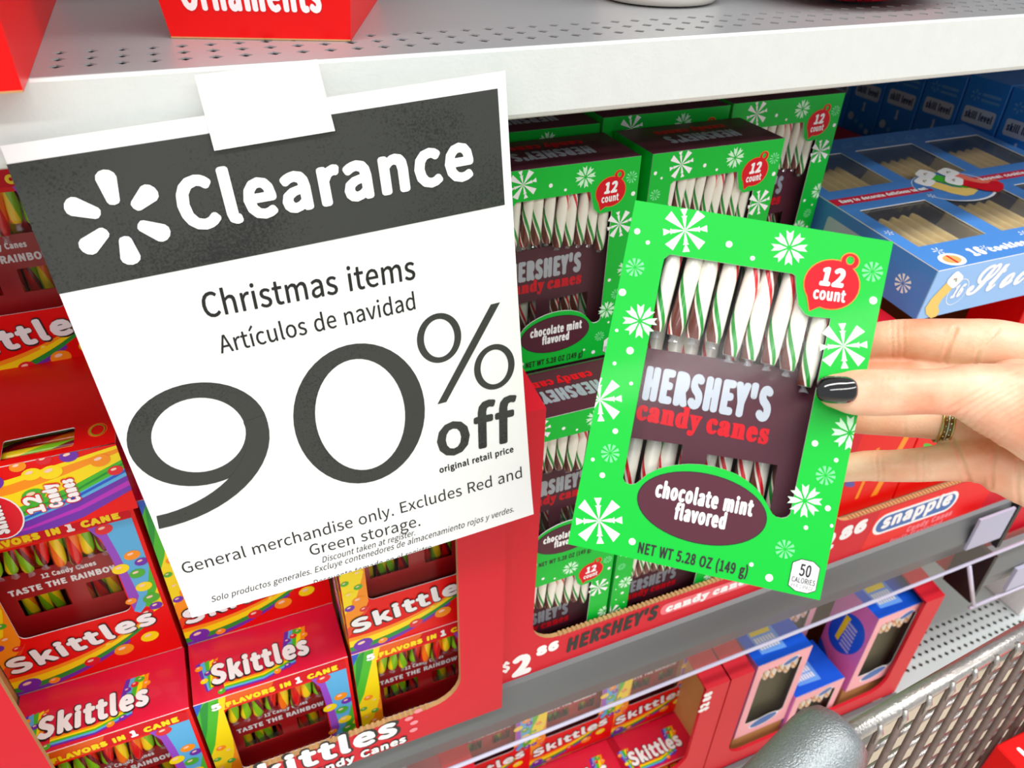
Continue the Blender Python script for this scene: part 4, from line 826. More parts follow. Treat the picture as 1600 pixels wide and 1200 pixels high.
# ------------------------------------------------------------------ dark blue kits in a row
KBL = mat('kit_blue_card', (40, 130, 220), .45, coat=.1)
def kit():
    W, D, H = .22, .0510, .26
    root = empty('cookie_kit_box'); m_ = MB(); m_.box((0, 0, 0), (W, D, H), KBL); o = m_.build('carton', root)
    bv = o.modifiers.new('b', 'BEVEL'); bv.width = .0008; apply_mods(o)
    F = face(0, D, 0, (0, -1, 0), (0, 0, 1), (-1, 0, 0)); PW = mat('pale_label_ink', (196, 206, 222), .5)
    p = MB(); p.poly([rrect(6, 213, 46, 230, 3)], PW, F(1)); lb = p.build('level_label', root)
    t = MB(); text(t, 'skill level', F(2), (8.5, 218), (43.5, 218), 8, mat('navy_ink', (30, 50, 100), .5), bold=.5); t.build('label_lettering', lb)
    p = MB(); text(p, '1', F(1), (23.5, 198), (28.5, 198), 11, PW, bold=1.0)
    for i in range(6):
        a = math.radians(60 * i + 30); c, s_ = math.cos(a), math.sin(a); p.poly([[(14 + c * 2.4 - s_ * .8, 242 + s_ * 2.4 + c * .8), (14 + c * 2.4 + s_ * .8, 242 + s_ * 2.4 - c * .8), (14 + c * 6 + s_ * 1.1, 242 + s_ * 6 - c * 1.1), (14 + c * 6 - s_ * 1.1, 242 + s_ * 6 + c * 1.1)]], mat('dim_blue_ink', (100, 160, 220), .5), F(1))
    p.poly([rrect(22, 243, 45, 246, 1)], mat('dim_blue_ink', (100, 160, 220), .5), F(1)); p.poly([rrect(22, 237.5, 45, 240, 1)], mat('dim_blue_ink', (100, 160, 220), .5), F(1))
    for i, (x, y, r) in enumerate(((9, 188, 5), (20, 184, 3), (30, 180, 3.4), (40, 176, 3.6), (12, 166, 3), (28, 162, 3), (40, 154, 3), (10, 144, 4))): p.poly([ell(x, y, r, r, 9)], PW if i % 3 == 0 else mat('dim_blue_ink', (100, 160, 220), .5), F(1))
    p.build('spine_print', root); return root
KX, KP, Ks = .800, .0530, 1.4545
K0 = kit(); tag(K0, 'dark blue cookie kit box nearest the right frame edge, star burst spine', 'kit box', 'dark blue cookie kit boxes')
ky = (.0218 + .365) * Ks - .365; kz = 1.40 - .132 * Ks - .26
K0.location = (KX, ky - KP, kz)
for i, lb in enumerate(('dark blue cookie kit box second from the right, skill level label readable', 'dark blue cookie kit box third from the right in the row', 'dark blue cookie kit box fourth from the right, dim label under the shelf lip', 'dark blue cookie kit box fifth from the right, a violet spot on its spine', 'dark blue cookie kit box deepest in the row next to the green box')):
    c = put(K0, (KX, ky + KP * i, kz - .004 * i), (0, 0, 0), lb)
m = MB(); m.box((KX - .01, .014, kz - .30), (KX + .24, .46, kz - .0215), TRAYRED)
o = m.build('kit_carton'); tag(o, 'red carton under the row of dark blue kits, mostly out of sight', 'carton')
m = MB(); m.box((.625, .28, .786), (.766, .39, 1.118), mat('deep_red_card', (190, 10, 24), .5)); m.box((.625, .277, 1.06), (.766, .28, 1.1), mat('deep_red_card', (190, 10, 24), .5))
o = m.build('red_carton'); tag(o, 'dark red carton in shade behind the light blue cookie box', 'carton')

# ------------------------------------------------------------------ light blue cookie kit lying on the side walls of the tray
LB = mat('light_blue_card', (146, 194, 246), .4, coat=.25); LB2 = mat('mid_blue_card', (74, 138, 214), .4, coat=.2)
def cookiebox():
    W, D, H = .285, .238, .045
    root = empty('cookie_kit', 'light blue stocking cookie kit lying flat with windows of wrapped cookies, right of green boxes', 'cookie kit')
    cut = [[(14 + 92 * i, 34), (88 + 92 * i, 34), (88 + 92 * i, 100), (14 + 92 * i, 100)] for i in range(3)] + [[(14 + 92 * i, 138), (88 + 92 * i, 138), (88 + 92 * i, 208), (14 + 92 * i, 208)] for i in range(3)]
    mb = MB(); mb.slab([[(0, 0), (W * 1e3, 0), (W * 1e3, D * 1e3), (0, D * 1e3)]] + cut, LB2, lambda u, v: Vector((u / 1e3, v / 1e3, H)), lambda u, v: Vector((u / 1e3, v / 1e3, H - .0008)), WHITE)
    mb.box((0, 0, 0), (W, .001, H - .0008), LB); mb.box((0, .001, 0), (.001, D, H - .0008), LB2); mb.box((W - .001, .001, 0), (W, D, H - .0008), LB2); mb.box((.001, D - .001, 0), (W - .001, D, H - .0008), LB2); mb.box((.001, .001, 0), (W - .001, D - .001, .001), CARDIN)
    mb.build('carton', root)
    CK = mat('sugar_cookie', (240, 214, 150), .7, bump=.5, bscale=300, var=.12, vscale=200)
    DK = mat('cookie_tray_brown', (70, 58, 44), .5)
    tb = MB(); tb.box((.006, .006, .0015), (W - .006, D - .006, .006), DK); tb.build('inner_tray', root)
    fl = MB(); fl.add([(.004, .004, H - .0016), (W - .004, .004, H - .0016), (W - .004, D - .004, H - .0016), (.004, D - .004, H - .0016)], [(0, 1, 2, 3)], glassmat('crinkled_film', (.9, .9, .88), .5, .06)); fl.build('window_film', root)
    rnd = random.Random(4)
    for i in range(3):
        for j in range(2):
            for k in range(5):
                cmb = MB(); x = .018 + .092 * i + .012 * k + (0 if j == 0 else .004); y = .040 + .102 * j
                cmb.box((-.0055, 0, 0), (.0055, .056, .027), CK, Matrix.Rotation(math.radians(28 + rnd.uniform(-6, 6)), 4, 'Y'))
                o = cmb.build('cookie', root); o.location = (x, y, .0105)
                bv = o.modifiers.new('b', 'BEVEL'); bv.width = .0018; bv.segments = 2; apply_mods(o)
    FT = face(0, 0, H, (1, 0, 0), (0, 1, 0), (0, 0, 1)); p = MB()
    p.poly([[(0, 112), (0, 124), (112, 124), (112, 112)]], mat('crimson_ink', (206, 20, 54), .5), FT(1)); p.poly([[(160, 112), (285, 112), (285, 124), (160, 124)]], mat('crimson_ink', (206, 20, 54), .5), FT(1))
    text(p, 'Easy to decorate delicious to eat', FT(2), (8, 115.5), (108, 115.5), 5.5, WHITE, bold=.5)
    text(p, 'seasonal cookie fun for all', FT(2), (166, 115.5), (280, 115.5), 5.5, WHITE, bold=.5)
    p.build('ribbon_print', root)
    p = MB()
    for x, y, r in ((24, 24, 5), (66, 16, 4), (120, 24, 5), (250, 24, 5), (100, 104, 4), (8, 60, 4), (200, 22, 4)):
        for g in range(6): a = math.radians(60 * g); p.poly([[(x, y), (x + r * math.cos(a - .14), y + r * math.sin(a - .14)), (x + r * math.cos(a + .14), y + r * math.sin(a + .14))]], WHITE, FT(1))
    text(p, '16', FT(1), (46, 8), (62, 8), 12, WHITE, bold=1.0); text(p, 'cookies', FT(1), (66, 9), (108, 9), 8, WHITE, bold=.8)
    p.poly([ell(24, 10, 12, 9, 24)], WHITE, FT(2)); p.poly([ell(24, 10, 8, 6, 20)], mat('cookie_print', (234, 170, 96), .5), FT(3)); p.poly([[(23, 4), (25, 4), (25, 16), (23, 16)]], INKRED, FT(4))
    for i in range(9): p.poly([ell(24 + 28 * i, 222, 9, 4, 12, .5), ell(24 + 28 * i, 222, 7, 2.6, 12, .5)], mat('dim_blue_ink', (100, 160, 220), .5), FT(1)); text(p, 'easy', FT(1), (14 + 28 * i, 215), (30 + 28 * i, 217), 6, mat('dim_blue_ink', (100, 160, 220), .5), bold=.5)
    p.build('top_print', root)
    # printed stockings in the middle of the lid
    p = MB(); cx, cy = 138, 118
    p.poly([ell(cx, cy - 4, 42, 30, 36)], LB2, FT(1)); p.poly([ell(cx, cy - 4, 42, 30, 36), ell(cx - 1, cy - 3, 41.2, 29, 36)], WHITE, FT(2))
    def stocking(x, y, rot, body, k, sc_=1.0, fn=None, cuff=None):
        c, s_ = math.cos(rot), math.sin(rot)
        def T(P): return [(x + (a * c - b * s_) * sc_, y + (a * s_ + b * c) * sc_) for a, b in P]
        fn = fn or FT
        p.poly([T([(-6, 0), (6, 0), (6, -12), (9, -17), (16, -19), (18, -23), (14, -27), (4, -27), (-3, -24), (-6, -16)])], body, fn(3 + k)); p.poly([T(rrect(-8, -1, 8, 11, 4))], cuff or WHITE, fn(4 + k))
        for q in range(3): p.poly([T(ell(-1.4 + 1.6 * q, 5 + (q % 2), .9, .7, 8))], (DGRN, INKRED, DGRN)[q], fn(5 + k))
    stocking(cx - 17, cy + 6, .45, mat('cookie_yellow', (240, 206, 110), .5), 0, 1.3); stocking(cx - 4, cy + 18, .5, LIME, 3, 1.3); stocking(cx + 20, cy + 14, .3, mat('coral_print', (240, 120, 96), .5), 6, 1.3, cuff=WHITE); stocking(cx + 12, cy - 1, .7, INKRED, 9, 1.3)
    p.build('stocking_print', root)
    FF = face(0, 0, 0, (1, 0, 0), (0, 0, 1), (0, -1, 0)); p = MB()
    text(p, 'Stocking', FF(2), (42, 14), (180, 14), 26, WHITE, font='t', bold=.9); text(p, '16', FF(2), (26, 15), (38, 15), 12, WHITE, bold=.8, shear=.2)
    p.poly([ell(33, 20, 10.5, 12, 28), ell(33, 20, 9.9, 11.4, 28)], WHITE, FF(1)); p.build('front_lettering', root)
    p = MB(); stocking(20, 29, -.62, mat('cookie_yellow', (240, 206, 110), .5), 0, 1.0, FF); p.build('front_stocking_print', root)
    FS = face(0, D, 0, (0, -1, 0), (0, 0, 1), (-1, 0, 0)); p = MB()
    p.poly([rrect(120, 12, 168, 34, 3)], mat('pale_label_ink', (196, 206, 222), .5), FS(1)); flake(p, 'c', 214, 20, 8, WHITE, FS(1), (0, 0, 238, 45)); p.build('side_print', root)
    return root
cb = cookiebox()
a_ = math.radians(4.0); cb.matrix_world = Matrix.Translation(Vector((.5015, -.01, 1.1459)) - Matrix.Rotation(a_, 3, 'X') @ Vector((0, 0, .045))) @ Matrix.Rotation(a_, 4, 'X')

# contents of the right hand tray
OV = mat('violet_blue_ink', (96, 90, 170), .5)
def fruitbox():
    W, H, D = .092, .140, .05
    root = empty('fruit_cane_box'); m_ = MB(); m_.box((0, 0, 0), (W, D, H), BRIGHTRED); o = m_.build('carton', root); bv = o.modifiers.new('b', 'BEVEL'); bv.width = .0008; apply_mods(o)
    F = face(0, 0, 0, (1, 0, 0), (0, 0, 1), (0, -1, 0)); p = MB()
    p.poly([[(30, 140), (92, 140), (92, 110), (60, 96), (42, 112)]], mat('amber_print', (226, 150, 10), .5), F(1)); p.poly([rrect(40, 118, 92, 134, 7)], OV, F(2)); text(p, 'apple', F(4), (46, 121), (88, 122), 11, mat('lilac_ink', (190, 190, 230), .5), bold=.8)
    p.poly([ell(24, 60, 4, 16, 20, .9)], LIME, F(1)); p.poly([ell(16, 50, 4.5, 15, 20, .9)], OV, F(2)); p.poly([[(36, 20), (40, 20), (44, 84), (40, 84)]], ORA, F(1)); p.poly([[(58, 16), (66, 16), (80, 90), (72, 90)]], ORA, F(1)); p.poly([ell(72, 44, 12, 5, 20, .7)], OV, F(2))
    p.build('front_print', root); return root
FB = fruitbox(); tag(FB, 'red fruit candy cane box in the tray behind the hand, below the middle finger', 'candy box', 'red fruit candy cane boxes'); FB.location = (.5000, .012, .8600)
put(FB, (.5940, .012, .8600), (0, 0, 0), 'red fruit candy cane box hidden behind the palm, right of its neighbour')
put(FB, (.6700 - .004, .012, .9500 + .0), (0, 0, 0), 'red and amber fruit box under the front right of the blue cookie kit')
m = MB(); m.box((.499, .006, .786), (.742, .08, .8595), CARDIN); o = m.build('tray_pad', TR_N); o.matrix_parent_inverse = Matrix.Translation(-TR_N.location)
# pouches on the bottom shelf, beyond the last tray
def pouch(x, y, z, w_, h_, cols, label, rz=0, tilt=-18):
    mb = MB(); nx, nz = 8, 10; vs = []
    for s_ in (-1, 1):
        for j in range(nz + 1):
            for i in range(nx + 1):
                u, v = i / nx, j / nz; b = .5 * w_ * .22 * (math.sin(math.pi * u) * math.sin(math.pi * v)) ** .6 if 0 < u < 1 and 0 < v < 1 else 0
                vs.append(((u - .5) * w_, s_ * b, v * h_))
    nn = (nx + 1) * (nz + 1)
    for s_ in (0, 1):
        for j in range(nz):
            for i in range(nx):
                a = s_ * nn + j * (nx + 1) + i; mb.f.append([a, a + 1, a + nx + 2, a + nx + 1]); mb.m.append(mb.mi(cols[(j * len(cols)) // nz])); mb.sm.append(True)
    mb.v = vs; o = mb.build('snack_pouch'); o.location = (x, y, z); o.rotation_euler = (math.radians(tilt), 0, math.radians(rz)); tag(o, label, 'pouch', 'snack pouches on the bottom shelf'); return o
CREAM = mat('cream_foil', (236, 226, 196), .35); GRYF = mat('grey_foil', (150, 160, 160), .3); CORAL = mat('coral_foil', (240, 110, 90), .35); PLIM = mat('pale_lime_foil', (216, 226, 130), .35)
pouch(.86, .19, .446, .10, .15, [CREAM, CORAL, CREAM, PLIM], 'cream and coral snack pouch leaning on the bottom shelf past the red tray', 8)
pouch(.96, .21, .446, .10, .15, [PLIM, CREAM, CORAL], 'yellow green snack pouch leaning beside the cream one', -6)
pouch(.88, .30, .446, .12, .20, [GRYF, CREAM, GRYF], 'tall grey foil pouch standing behind the other pouches', 0, -8)
m = MB(); m.box((0, 0, 0), (.16, .16, .06), mat('white_card', (238, 240, 240), .5)); o = m.build('white_carton'); o.location = (1.035, .03, .446); tag(o, 'plain white carton at right frame edge on the bottom shelf', 'carton'); bv = o.modifiers.new('b', 'BEVEL'); bv.width = .001; apply_mods(o)
m = MB(); m.box((0, 0, 0), (.15, .10, .03), GREEN); m.box((.005, -.0004, .012), (.145, 0, .016), YEL); o = m.build('green_carton'); o.location = (1.04, .08, .5065); tag(o, 'green carton with a yellow line on top of the white carton', 'carton')

# ------------------------------------------------------------------ clearance sign taped to the shelf lip
SO = Vector((-0.06944, -0.00320, 1.29616)); SA = Vector((0.99656, -0.03508, 0.07512)); SB = Vector((0.05648, -0.08798, -0.99452))   # top left corner, right and down directions
SN = SA.cross(SB).normalized() * -1
if SN.dot(CAM - SO) < 0: SN = -SN
PW_, PH_ = 216.0, 274.5
def paper(lay):
    def f(u, v):
        d = PH_ - v
        cx_ = u / PW_; cy_ = d / PH_
        curl = .0022 * math.sin(cx_ * 3.0 + .4) * cy_ + .0012 * math.sin(cy_ * 5.5 + cx_ * 2) + .004 * max(0, cy_ - .86) ** 2 * 20 * cx_
        return SO + SA * (u / 1000) + SB * (d / 1000) + SN * (curl + lay * EPS * 1.3)
    return f
PAPER = mat('white_paper', (250, 250, 249), .75, var=.012, vscale=30)
TONER = bpy.data.materials.new('faded_toner'); TONER.use_nodes = True
def _toner():
    nt = TONER.node_tree; b = nt.nodes['Principled BSDF']; b.inputs['Roughness'].default_value = .6
    tc = nt.nodes.new('ShaderNodeTexCoord'); n = nt.nodes.new('ShaderNodeTexNoise'); n.inputs['Scale'].default_value = 900; n.inputs['Detail'].default_value = 3
    n2 = nt.nodes.new('ShaderNodeTexNoise'); n2.inputs['Scale'].default_value = 14; n2.inputs['Detail'].default_value = 2
    ad = nt.nodes.new('ShaderNodeMath'); ad.operation = 'ADD'; cr = nt.nodes.new('ShaderNodeValToRGB')
    cr.color_ramp.elements[0].position = .75; cr.color_ramp.elements[0].color = lin((26, 29, 28)) + (1,); cr.color_ramp.elements[1].position = 1.3 / 1.3; cr.color_ramp.elements[1].color = lin((54, 56, 53)) + (1,)
    nt.links.new(tc.outputs['Object'], n.inputs[0]); nt.links.new(tc.outputs['Object'], n2.inputs[0]); nt.links.new(n.outputs[0], ad.inputs[0]); nt.links.new(n2.outputs[0], ad.inputs[1]); nt.links.new(ad.outputs[0], cr.inputs[0]); nt.links.new(cr.outputs[0], b.inputs['Base Color'])
_toner()
sign = empty('clearance_sign', 'white paper sign reading Clearance and 90% off, taped to the shelf lip', 'sign', loc=(0, 0, 0))
nx, ny = 30, 36; vs = [paper(0)(PW_ * i / nx, PH_ * (1 - j / ny)) for j in range(ny + 1) for i in range(nx + 1)]
mb = MB(); mb.add(vs, [(j * (nx + 1) + i, (j + 1) * (nx + 1) + i, (j + 1) * (nx + 1) + i + 1, j * (nx + 1) + i + 1) for j in range(ny) for i in range(nx)], PAPER, True)
mb.sm = [False] * len(mb.sm); o = mb.build('sheet', sign); s_ = o.modifiers.new('s', 'SOLIDIFY'); s_.thickness = .00012; s_.offset = 0
bx0, bx1, by0, by1 = -.3, 211.6, 209.9, 267.2
nx, ny = 30, 8; mb = MB(); vs = [paper(2)(bx0 + (bx1 - bx0) * i / nx, by1 + (by0 - by1) * j / ny) for j in range(ny + 1) for i in range(nx + 1)]
mb.add(vs, [(j * (nx + 1) + i, (j + 1) * (nx + 1) + i, (j + 1) * (nx + 1) + i + 1, j * (nx + 1) + i + 1) for j in range(ny) for i in range(nx)], TONER, True)
bnd = mb.build('header_band', sign)
mb = MB()
def petal(x0_, y0_, x1_, y1_):   # inner end, outer end
    dx, dy = x1_ - x0_, y1_ - y0_; L = math.hypot(dx, dy); ux, uy = dx / L, dy / L; px, py = -uy, ux
    P = []
    for i in range(7): g = math.pi * (i / 6) - math.pi / 2; P.append((x1_ - ux * 3.6 + ux * 3.6 * math.cos(g) + px * 4.2 * math.sin(g), y1_ - uy * 3.6 + uy * 3.6 * math.cos(g) + py * 4.2 * math.sin(g)))
    for i in range(5): g = math.pi * (i / 4) - math.pi / 2; P.append((x0_ + ux * 1.6 - ux * 1.6 * math.cos(g) - px * 2.6 * math.sin(g), y0_ + uy * 1.6 - uy * 1.6 * math.cos(g) - py * 2.6 * math.sin(g)))
    mb.poly([P], PAPER, paper(4))
for q in ((33.8, 244.2, 33.9, 259.4), (40.6, 241.3, 51.4, 248.6), (40.2, 234.3, 51.6, 226.6), (33.3, 230.2, 32.9, 216.8), (27.4, 234.2, 15.2, 226.8), (27.2, 241.2, 14.9, 248.2)): petal(*q)
mb.build('burst_logo', bnd)
mb = MB(); text(mb, 'Clearance', paper(4), (56.6, 226.8), (197.6, 226.4), 24.2, PAPER, bold=1.25, boldx=1.35); mb.build('header_lettering', bnd)
def line(name, s, p0, p1, cap, bold=0, shear=0, boldx=None):
    mb = MB(); text(mb, s, paper(2), p0, p1, cap, TONER if cap > 20 else INK, bold=bold, shear=shear, boldx=boldx); return mb.build(name, sign)
line('subject_line', 'Christmas items', (55, 184.0), (160.6, 180.2), 13.0, .16)
line('spanish_line', 'Artículos de navidad', (58, 163.8), (158.8, 163.2), 9.8, .06)
# the big numerals and percent mark
def ring(cx, cy, rx, ry, wx, wy, rot=0, n=48): return [ell(cx, cy, rx, ry, n, rot), ell(cx, cy, rx - wx, ry - wy, n, rot)]
mb = MB(); mb.poly(ring(119.0, 106.6, 36.3, 45.4, 11.6, 9.0), TONER, paper(2)); mb.build('zero_numeral', sign)
mb = MB(); mb.poly(ring(36.2, 120.4, 34.2, 31.4, 11.4, 8.6), TONER, paper(2))
tail_o = [(70.4, 122)]; tail = []
for i in range(19):
    t = i / 18; g = math.radians(8 - 112 * t); tail.append((8 + 62.4 * math.cos(g) * (1), 118 + 49 * math.sin(g)))
outer = [(8 + 62.4 * math.cos(math.radians(a)), 118 + 49.2 * math.sin(math.radians(a))) for a in range(6, -97, -6)]
inner = [(8 + 51.0 * math.cos(math.radians(a)), 118 + 38.0 * math.sin(math.radians(a)) * (1 + .06 * min(1, -a / 90 if a < 0 else 0))) for a in range(-96, 7, 6)]
mb.poly([outer + inner], TONER, paper(3)); mb.build('nine_numeral', sign)
mb = MB(); mb.poly(ring(168.6, 142.6, 12.6, 15.2, 3.9, 3.4), TONER, paper(2)); mb.poly(ring(198.8, 115.6, 12.4, 14.8, 3.9, 3.4), TONER, paper(2)); mb.poly([[(162.6, 101.2), (168.0, 101.2), (205.2, 155.4), (199.8, 155.4)]], TONER, paper(2)); mb.build('percent_mark', sign)
line('off_lettering', 'off', (156.4, 64.4), (207.4, 60.6), 30.5, 1.0, boldx=1.0)
line('retail_price_line', 'original retail price', (157.9, 53.2), (206.3, 52.9), 4.6, .18)
line('merchandise_line', 'General merchandise only. Excludes Red and', (4.2, 33.8), (211.2, 31.6), 8.0, 0)
line('storage_line', 'Green storage.', (73.2, 21.0), (142, 18.9), 8.0, 0)
line('register_line', 'Discount taken at register.', (78.8, 13.3), (137.3, 13.0), 4.3, 0, .22)
line('spanish_terms_line', 'Solo productos generales. Excluye contenedores de almacenamiento rojos y verdes.', (12.9, 7.6), (202.9, 7.2), 4.3, 0, .22)
mb = MB(); tmp = MB(); text(tmp, 'Descuento tomado en el registro', lambda u, v: Vector((u, v, 0)), (70.3, .2), (145.6, .4), 4.3, INK, shear=.22)
for f_ in tmp.f:   # the last line is cut by the sheet's lower edge
    P = clip_rect([(tmp.v[i][0], tmp.v[i][1] - 2.3) for i in f_], 0, .3, 216, 20)
    if len(P) > 2: mb.add([paper(2)(*q) for q in P], [tuple(range(len(P)))], INK)
mb.build('cut_off_line', sign)
# tape: a plain white label over the paper's top edge
tape = MB(); TP = mat('white_label', (253, 253, 250), .4, coat=.1)
tq = [(79.4, 290.9), (130.0, 290.7), (132.3, 260.2), (79.4, 260.0)]
def tp(u, v, dn):
    p = paper(6)(u, min(v, PH_)) if v <= PH_ else paper(6)(u, PH_) + SB * ((PH_ - v) / 1000) * 1.0 
    return p + SN * (.0004 + dn)
vs = []; n_ = 8
for j in range(n_ + 1):
    for i in range(n_ + 1):
        a, b = i / n_, j / n_; u = (tq[0][0] * (1 - a) + tq[1][0] * a) * (1 - b) + (tq[3][0] * (1 - a) + tq[2][0] * a) * b; v = (tq[0][1] * (1 - a) + tq[1][1] * a) * (1 - b) + (tq[3][1] * (1 - a) + tq[2][1] * a) * b
        vs.append(tp(u, v, 0))
tape.add(vs, [(j * (n_ + 1) + i, (j + 1) * (n_ + 1) + i, (j + 1) * (n_ + 1) + i + 1, j * (n_ + 1) + i + 1) for j in range(n_) for i in range(n_)], TP, True)
tape.sm = [False] * len(tape.sm); o = tape.build('adhesive_label'); tag(o, 'blank white adhesive label holding the paper sign to the shelf lip', 'label'); s_ = o.modifiers.new('s', 'SOLIDIFY'); s_.thickness = .0002; s_.offset = 1

# ------------------------------------------------------------------ things on the upper shelf
def binbox(name, label, bl, br, h, dep, flare, cat='bin'):
    bl = Vector((bl[0], bl[1], 1.3202)); br = Vector((br[0], br[1], 1.3202)); x = (br - bl).normalized(); y = Vector((-x.y, x.x, 0)); W = (br - bl).length
    root = empty(name, label, cat, mw=Matrix(((x.x, y.x, 0, bl.x), (x.y, y.y, 0, bl.y), (0, 0, 1, bl.z), (0, 0, 0, 1))))
    fl = flare * h; t = .0022
    def ringp(o_, z, e=0): return [(-o_ + e, -o_ + e, z), (W + o_ - e, -o_ + e, z), (W + o_ - e, dep + o_ - e, z), (-o_ + e, dep + o_ - e, z)]
    mb = MB(); v = ringp(0, 0) + ringp(fl, h) + ringp(fl, h, t) + ringp(0, .002, t)
    mb.add(v, [(0, 3, 2, 1)] + [(i, (i + 1) % 4, 4 + (i + 1) % 4, 4 + i) for i in range(4)] + [(4 + i, 4 + (i + 1) % 4, 8 + (i + 1) % 4, 8 + i) for i in range(4)] + [(8 + i, 8 + (i + 1) % 4, 12 + (i + 1) % 4, 12 + i) for i in range(4)] + [(12, 13, 14, 15)], BRIGHTRED)
    mb.build('card_body', root)
    eb = MB(); eb.box((0, -.0004, 0), (W, .0004, .0007), TAN); eb.build('base_edge', root)
    return root, W, fl
ob, W_, fl_ = binbox('ornament_bin', 'bright red Ornaments bin with white lettering, top centre left on the upper shelf', (.0035, .0638), (.0834, .0337), .075, .12, .10)
F = lambda lay: (lambda u, v: Vector((u / 1000, -.10 * v / 1000 - EPS * lay * 1.5, v / 1000)))
mb = MB(); text(mb, 'Ornaments', F(2), (8, 12.6), (74, 12.6), 15.5, WHITE, bold=.8); mb.build('bin_lettering', ob)
lb_, _, _ = binbox('red_bin', 'bright red bin cut off by the top left corner, overhanging the shelf lip', (-.170, -.0218), (-.0523, -.0215), .12, .24, .0)
# net bag
bag = empty('net_bag', 'red plastic net bag with dark contents near the top right of the shelf', 'net bag', loc=(.432, .070, 1.3202))
mb = MB(); mb.ball((0, 0, .031), (.070, .050, .030), mat('dark_fruit', (44, 34, 34), .35, coat=.3, var=.3, vscale=60), 24, 14); mb.build('contents', bag)
NET = mat('red_net', (236, 20, 50), .45)
mb = MB()
def ep(th, ph, k=1.04): return Vector((.070 * k * math.sin(th) * math.cos(ph), .050 * k * math.sin(th) * math.sin(ph), .0315 + .030 * k * math.cos(th)))
for s_ in (-1, 1):
    for i in range(40):
        mb.tube([ep(.25 + 2.6 * t / 18, 2 * math.pi * i / 40 + s_ * 1.25 * t / 18) for t in range(19)], .00045, NET, 4, cap=False)
o = mb.build('net', bag); tag(o, 'red plastic netting', kind='stuff')
mb = MB(); rnd = random.Random(2)
for k in range(14):
    a0 = -2.9 + k * .12; mb.tube([ep(2.25 + .12 * math.sin(k + t), a0 + t * .19, 1.07) for t in range(9)], .0011, NET, 5)
mb.build('bunched_net', bag)
mb = MB(); base = (.3020, .1080, 1.3202); pf = [(.030, 0), (.036, .001), (.040, .006), (.041, .06), (.0395, .06), (.0385, .007), (.0, .003)]
GLS = mat('frosted_tub', (214, 210, 200), .25, spec=.7); seg = 36
mb.add([(r_ * math.cos(2 * math.pi * k / seg), r_ * math.sin(2 * math.pi * k / seg), z) for r_, z in pf for k in range(seg)], [(i * seg + k, i * seg + (k + 1) % seg, (i + 1) * seg + (k + 1) % seg, (i + 1) * seg + k) for i in range(len(pf) - 1) for k in range(seg)], GLS, True)
o = mb.build('plastic_tub'); o.location = base; tag(o, 'pale round tub on the upper shelf, only its base edge in frame at top', 'tub')

# ------------------------------------------------------------------ shopping cart
cart = empty('shopping_cart', 'wire shopping cart corner with speckled grey handle at bottom right', 'cart', loc=(.30, -.22, .60))
def rel(p, r=cart): return Vector(p) - r.location
FLK = mat('speckled_grey_plastic', (150, 158, 160), .25, .55, bump=1.0, bscale=900, var=.35, vscale=700)
ZNC = mat('zinc_wire', (188, 184, 180), .3, .75, bump=.6, bscale=500, var=.2, vscale=300)
BRN = mat('brown_grey_wire', (122, 106, 98), .5, .4, var=.3, vscale=200)  # uprights: browner and darker than the zinc wire, mottled at random
P1 = Vector((.296, -.2105, .970)); P2 = Vector((.560, -.1900, .972))
mb = MB(); mb.tube([rel(P1 - (P2 - P1) * .02), rel(P2)], .0058, ZNC, 14); mb.build('top_rail', cart)
dr = (P2 - P1); Lr = dr.length; dr = dr / Lr; down = Vector((-.02, -.035, -1)).normalized(); outn = dr.cross(down).normalized()
for i in range(14):
    q = P1 + dr * (.016 + i * .0215)
    mb = MB(); a = q - outn * .006 + Vector((0, 0, -.004)); mb.tube([rel(a + Vector((0, 0, .001)) + dr * .001), rel(a + down * .34)], .0024, BRN, 8); w_ = mb.build('upright_wire', cart)
    if True:
        mb = MB(); mb.tube([rel(q + outn * -.0052 + Vector((0, 0, .0042))), rel(q + outn * -.0075 + Vector((0, 0, -.002))), rel(q + outn * -.0066 + down * .013)], [.0016, .0019, .0012], ZNC, 7); mb.build('weld', cart)
for k in range(10):
    mb = MB(); a = P1 + down * (.018 + .030 * k) + outn * .002; mb.tube([rel(a), rel(a + dr * (Lr + .05))], .0023, ZNC, 8); mb.build('cross_wire', cart)
mb = MB(); A = Vector((.2555, -.2290, .9480)); Bp = Vector((.2830, -.2110, .9830)); 
hd = Vector((.80, .18, .30)).normalized(); E_ = Vector((0.28857, -0.20930, 0.98095))
pts = [E_ - hd * (.16 - .02 * i) for i in range(8)]; pts += [E_ - hd * .012, E_ - hd * .005, E_ - hd * .0015, E_]
mb.tube([rel(p) for p in pts], [.0226] * 8 + [.0216, .0182, .0116, .002], FLK, 26); h_ = mb.build('handle', cart); tag(h_, 'thick speckled grey plastic handle')
mb = MB(); e0 = E_ - hd * .018 + Vector((0, 0, -.012))
mb.tube([rel(e0), rel(e0 + Vector((.012, -.006, -.018))), rel(e0 + Vector((.018, -.012, -.05))), rel(e0 + Vector((.02, -.014, -.12)))], .0062, mat('chrome', (214, 218, 222), .15, .9), 14); mb.build('handle_bracket', cart)
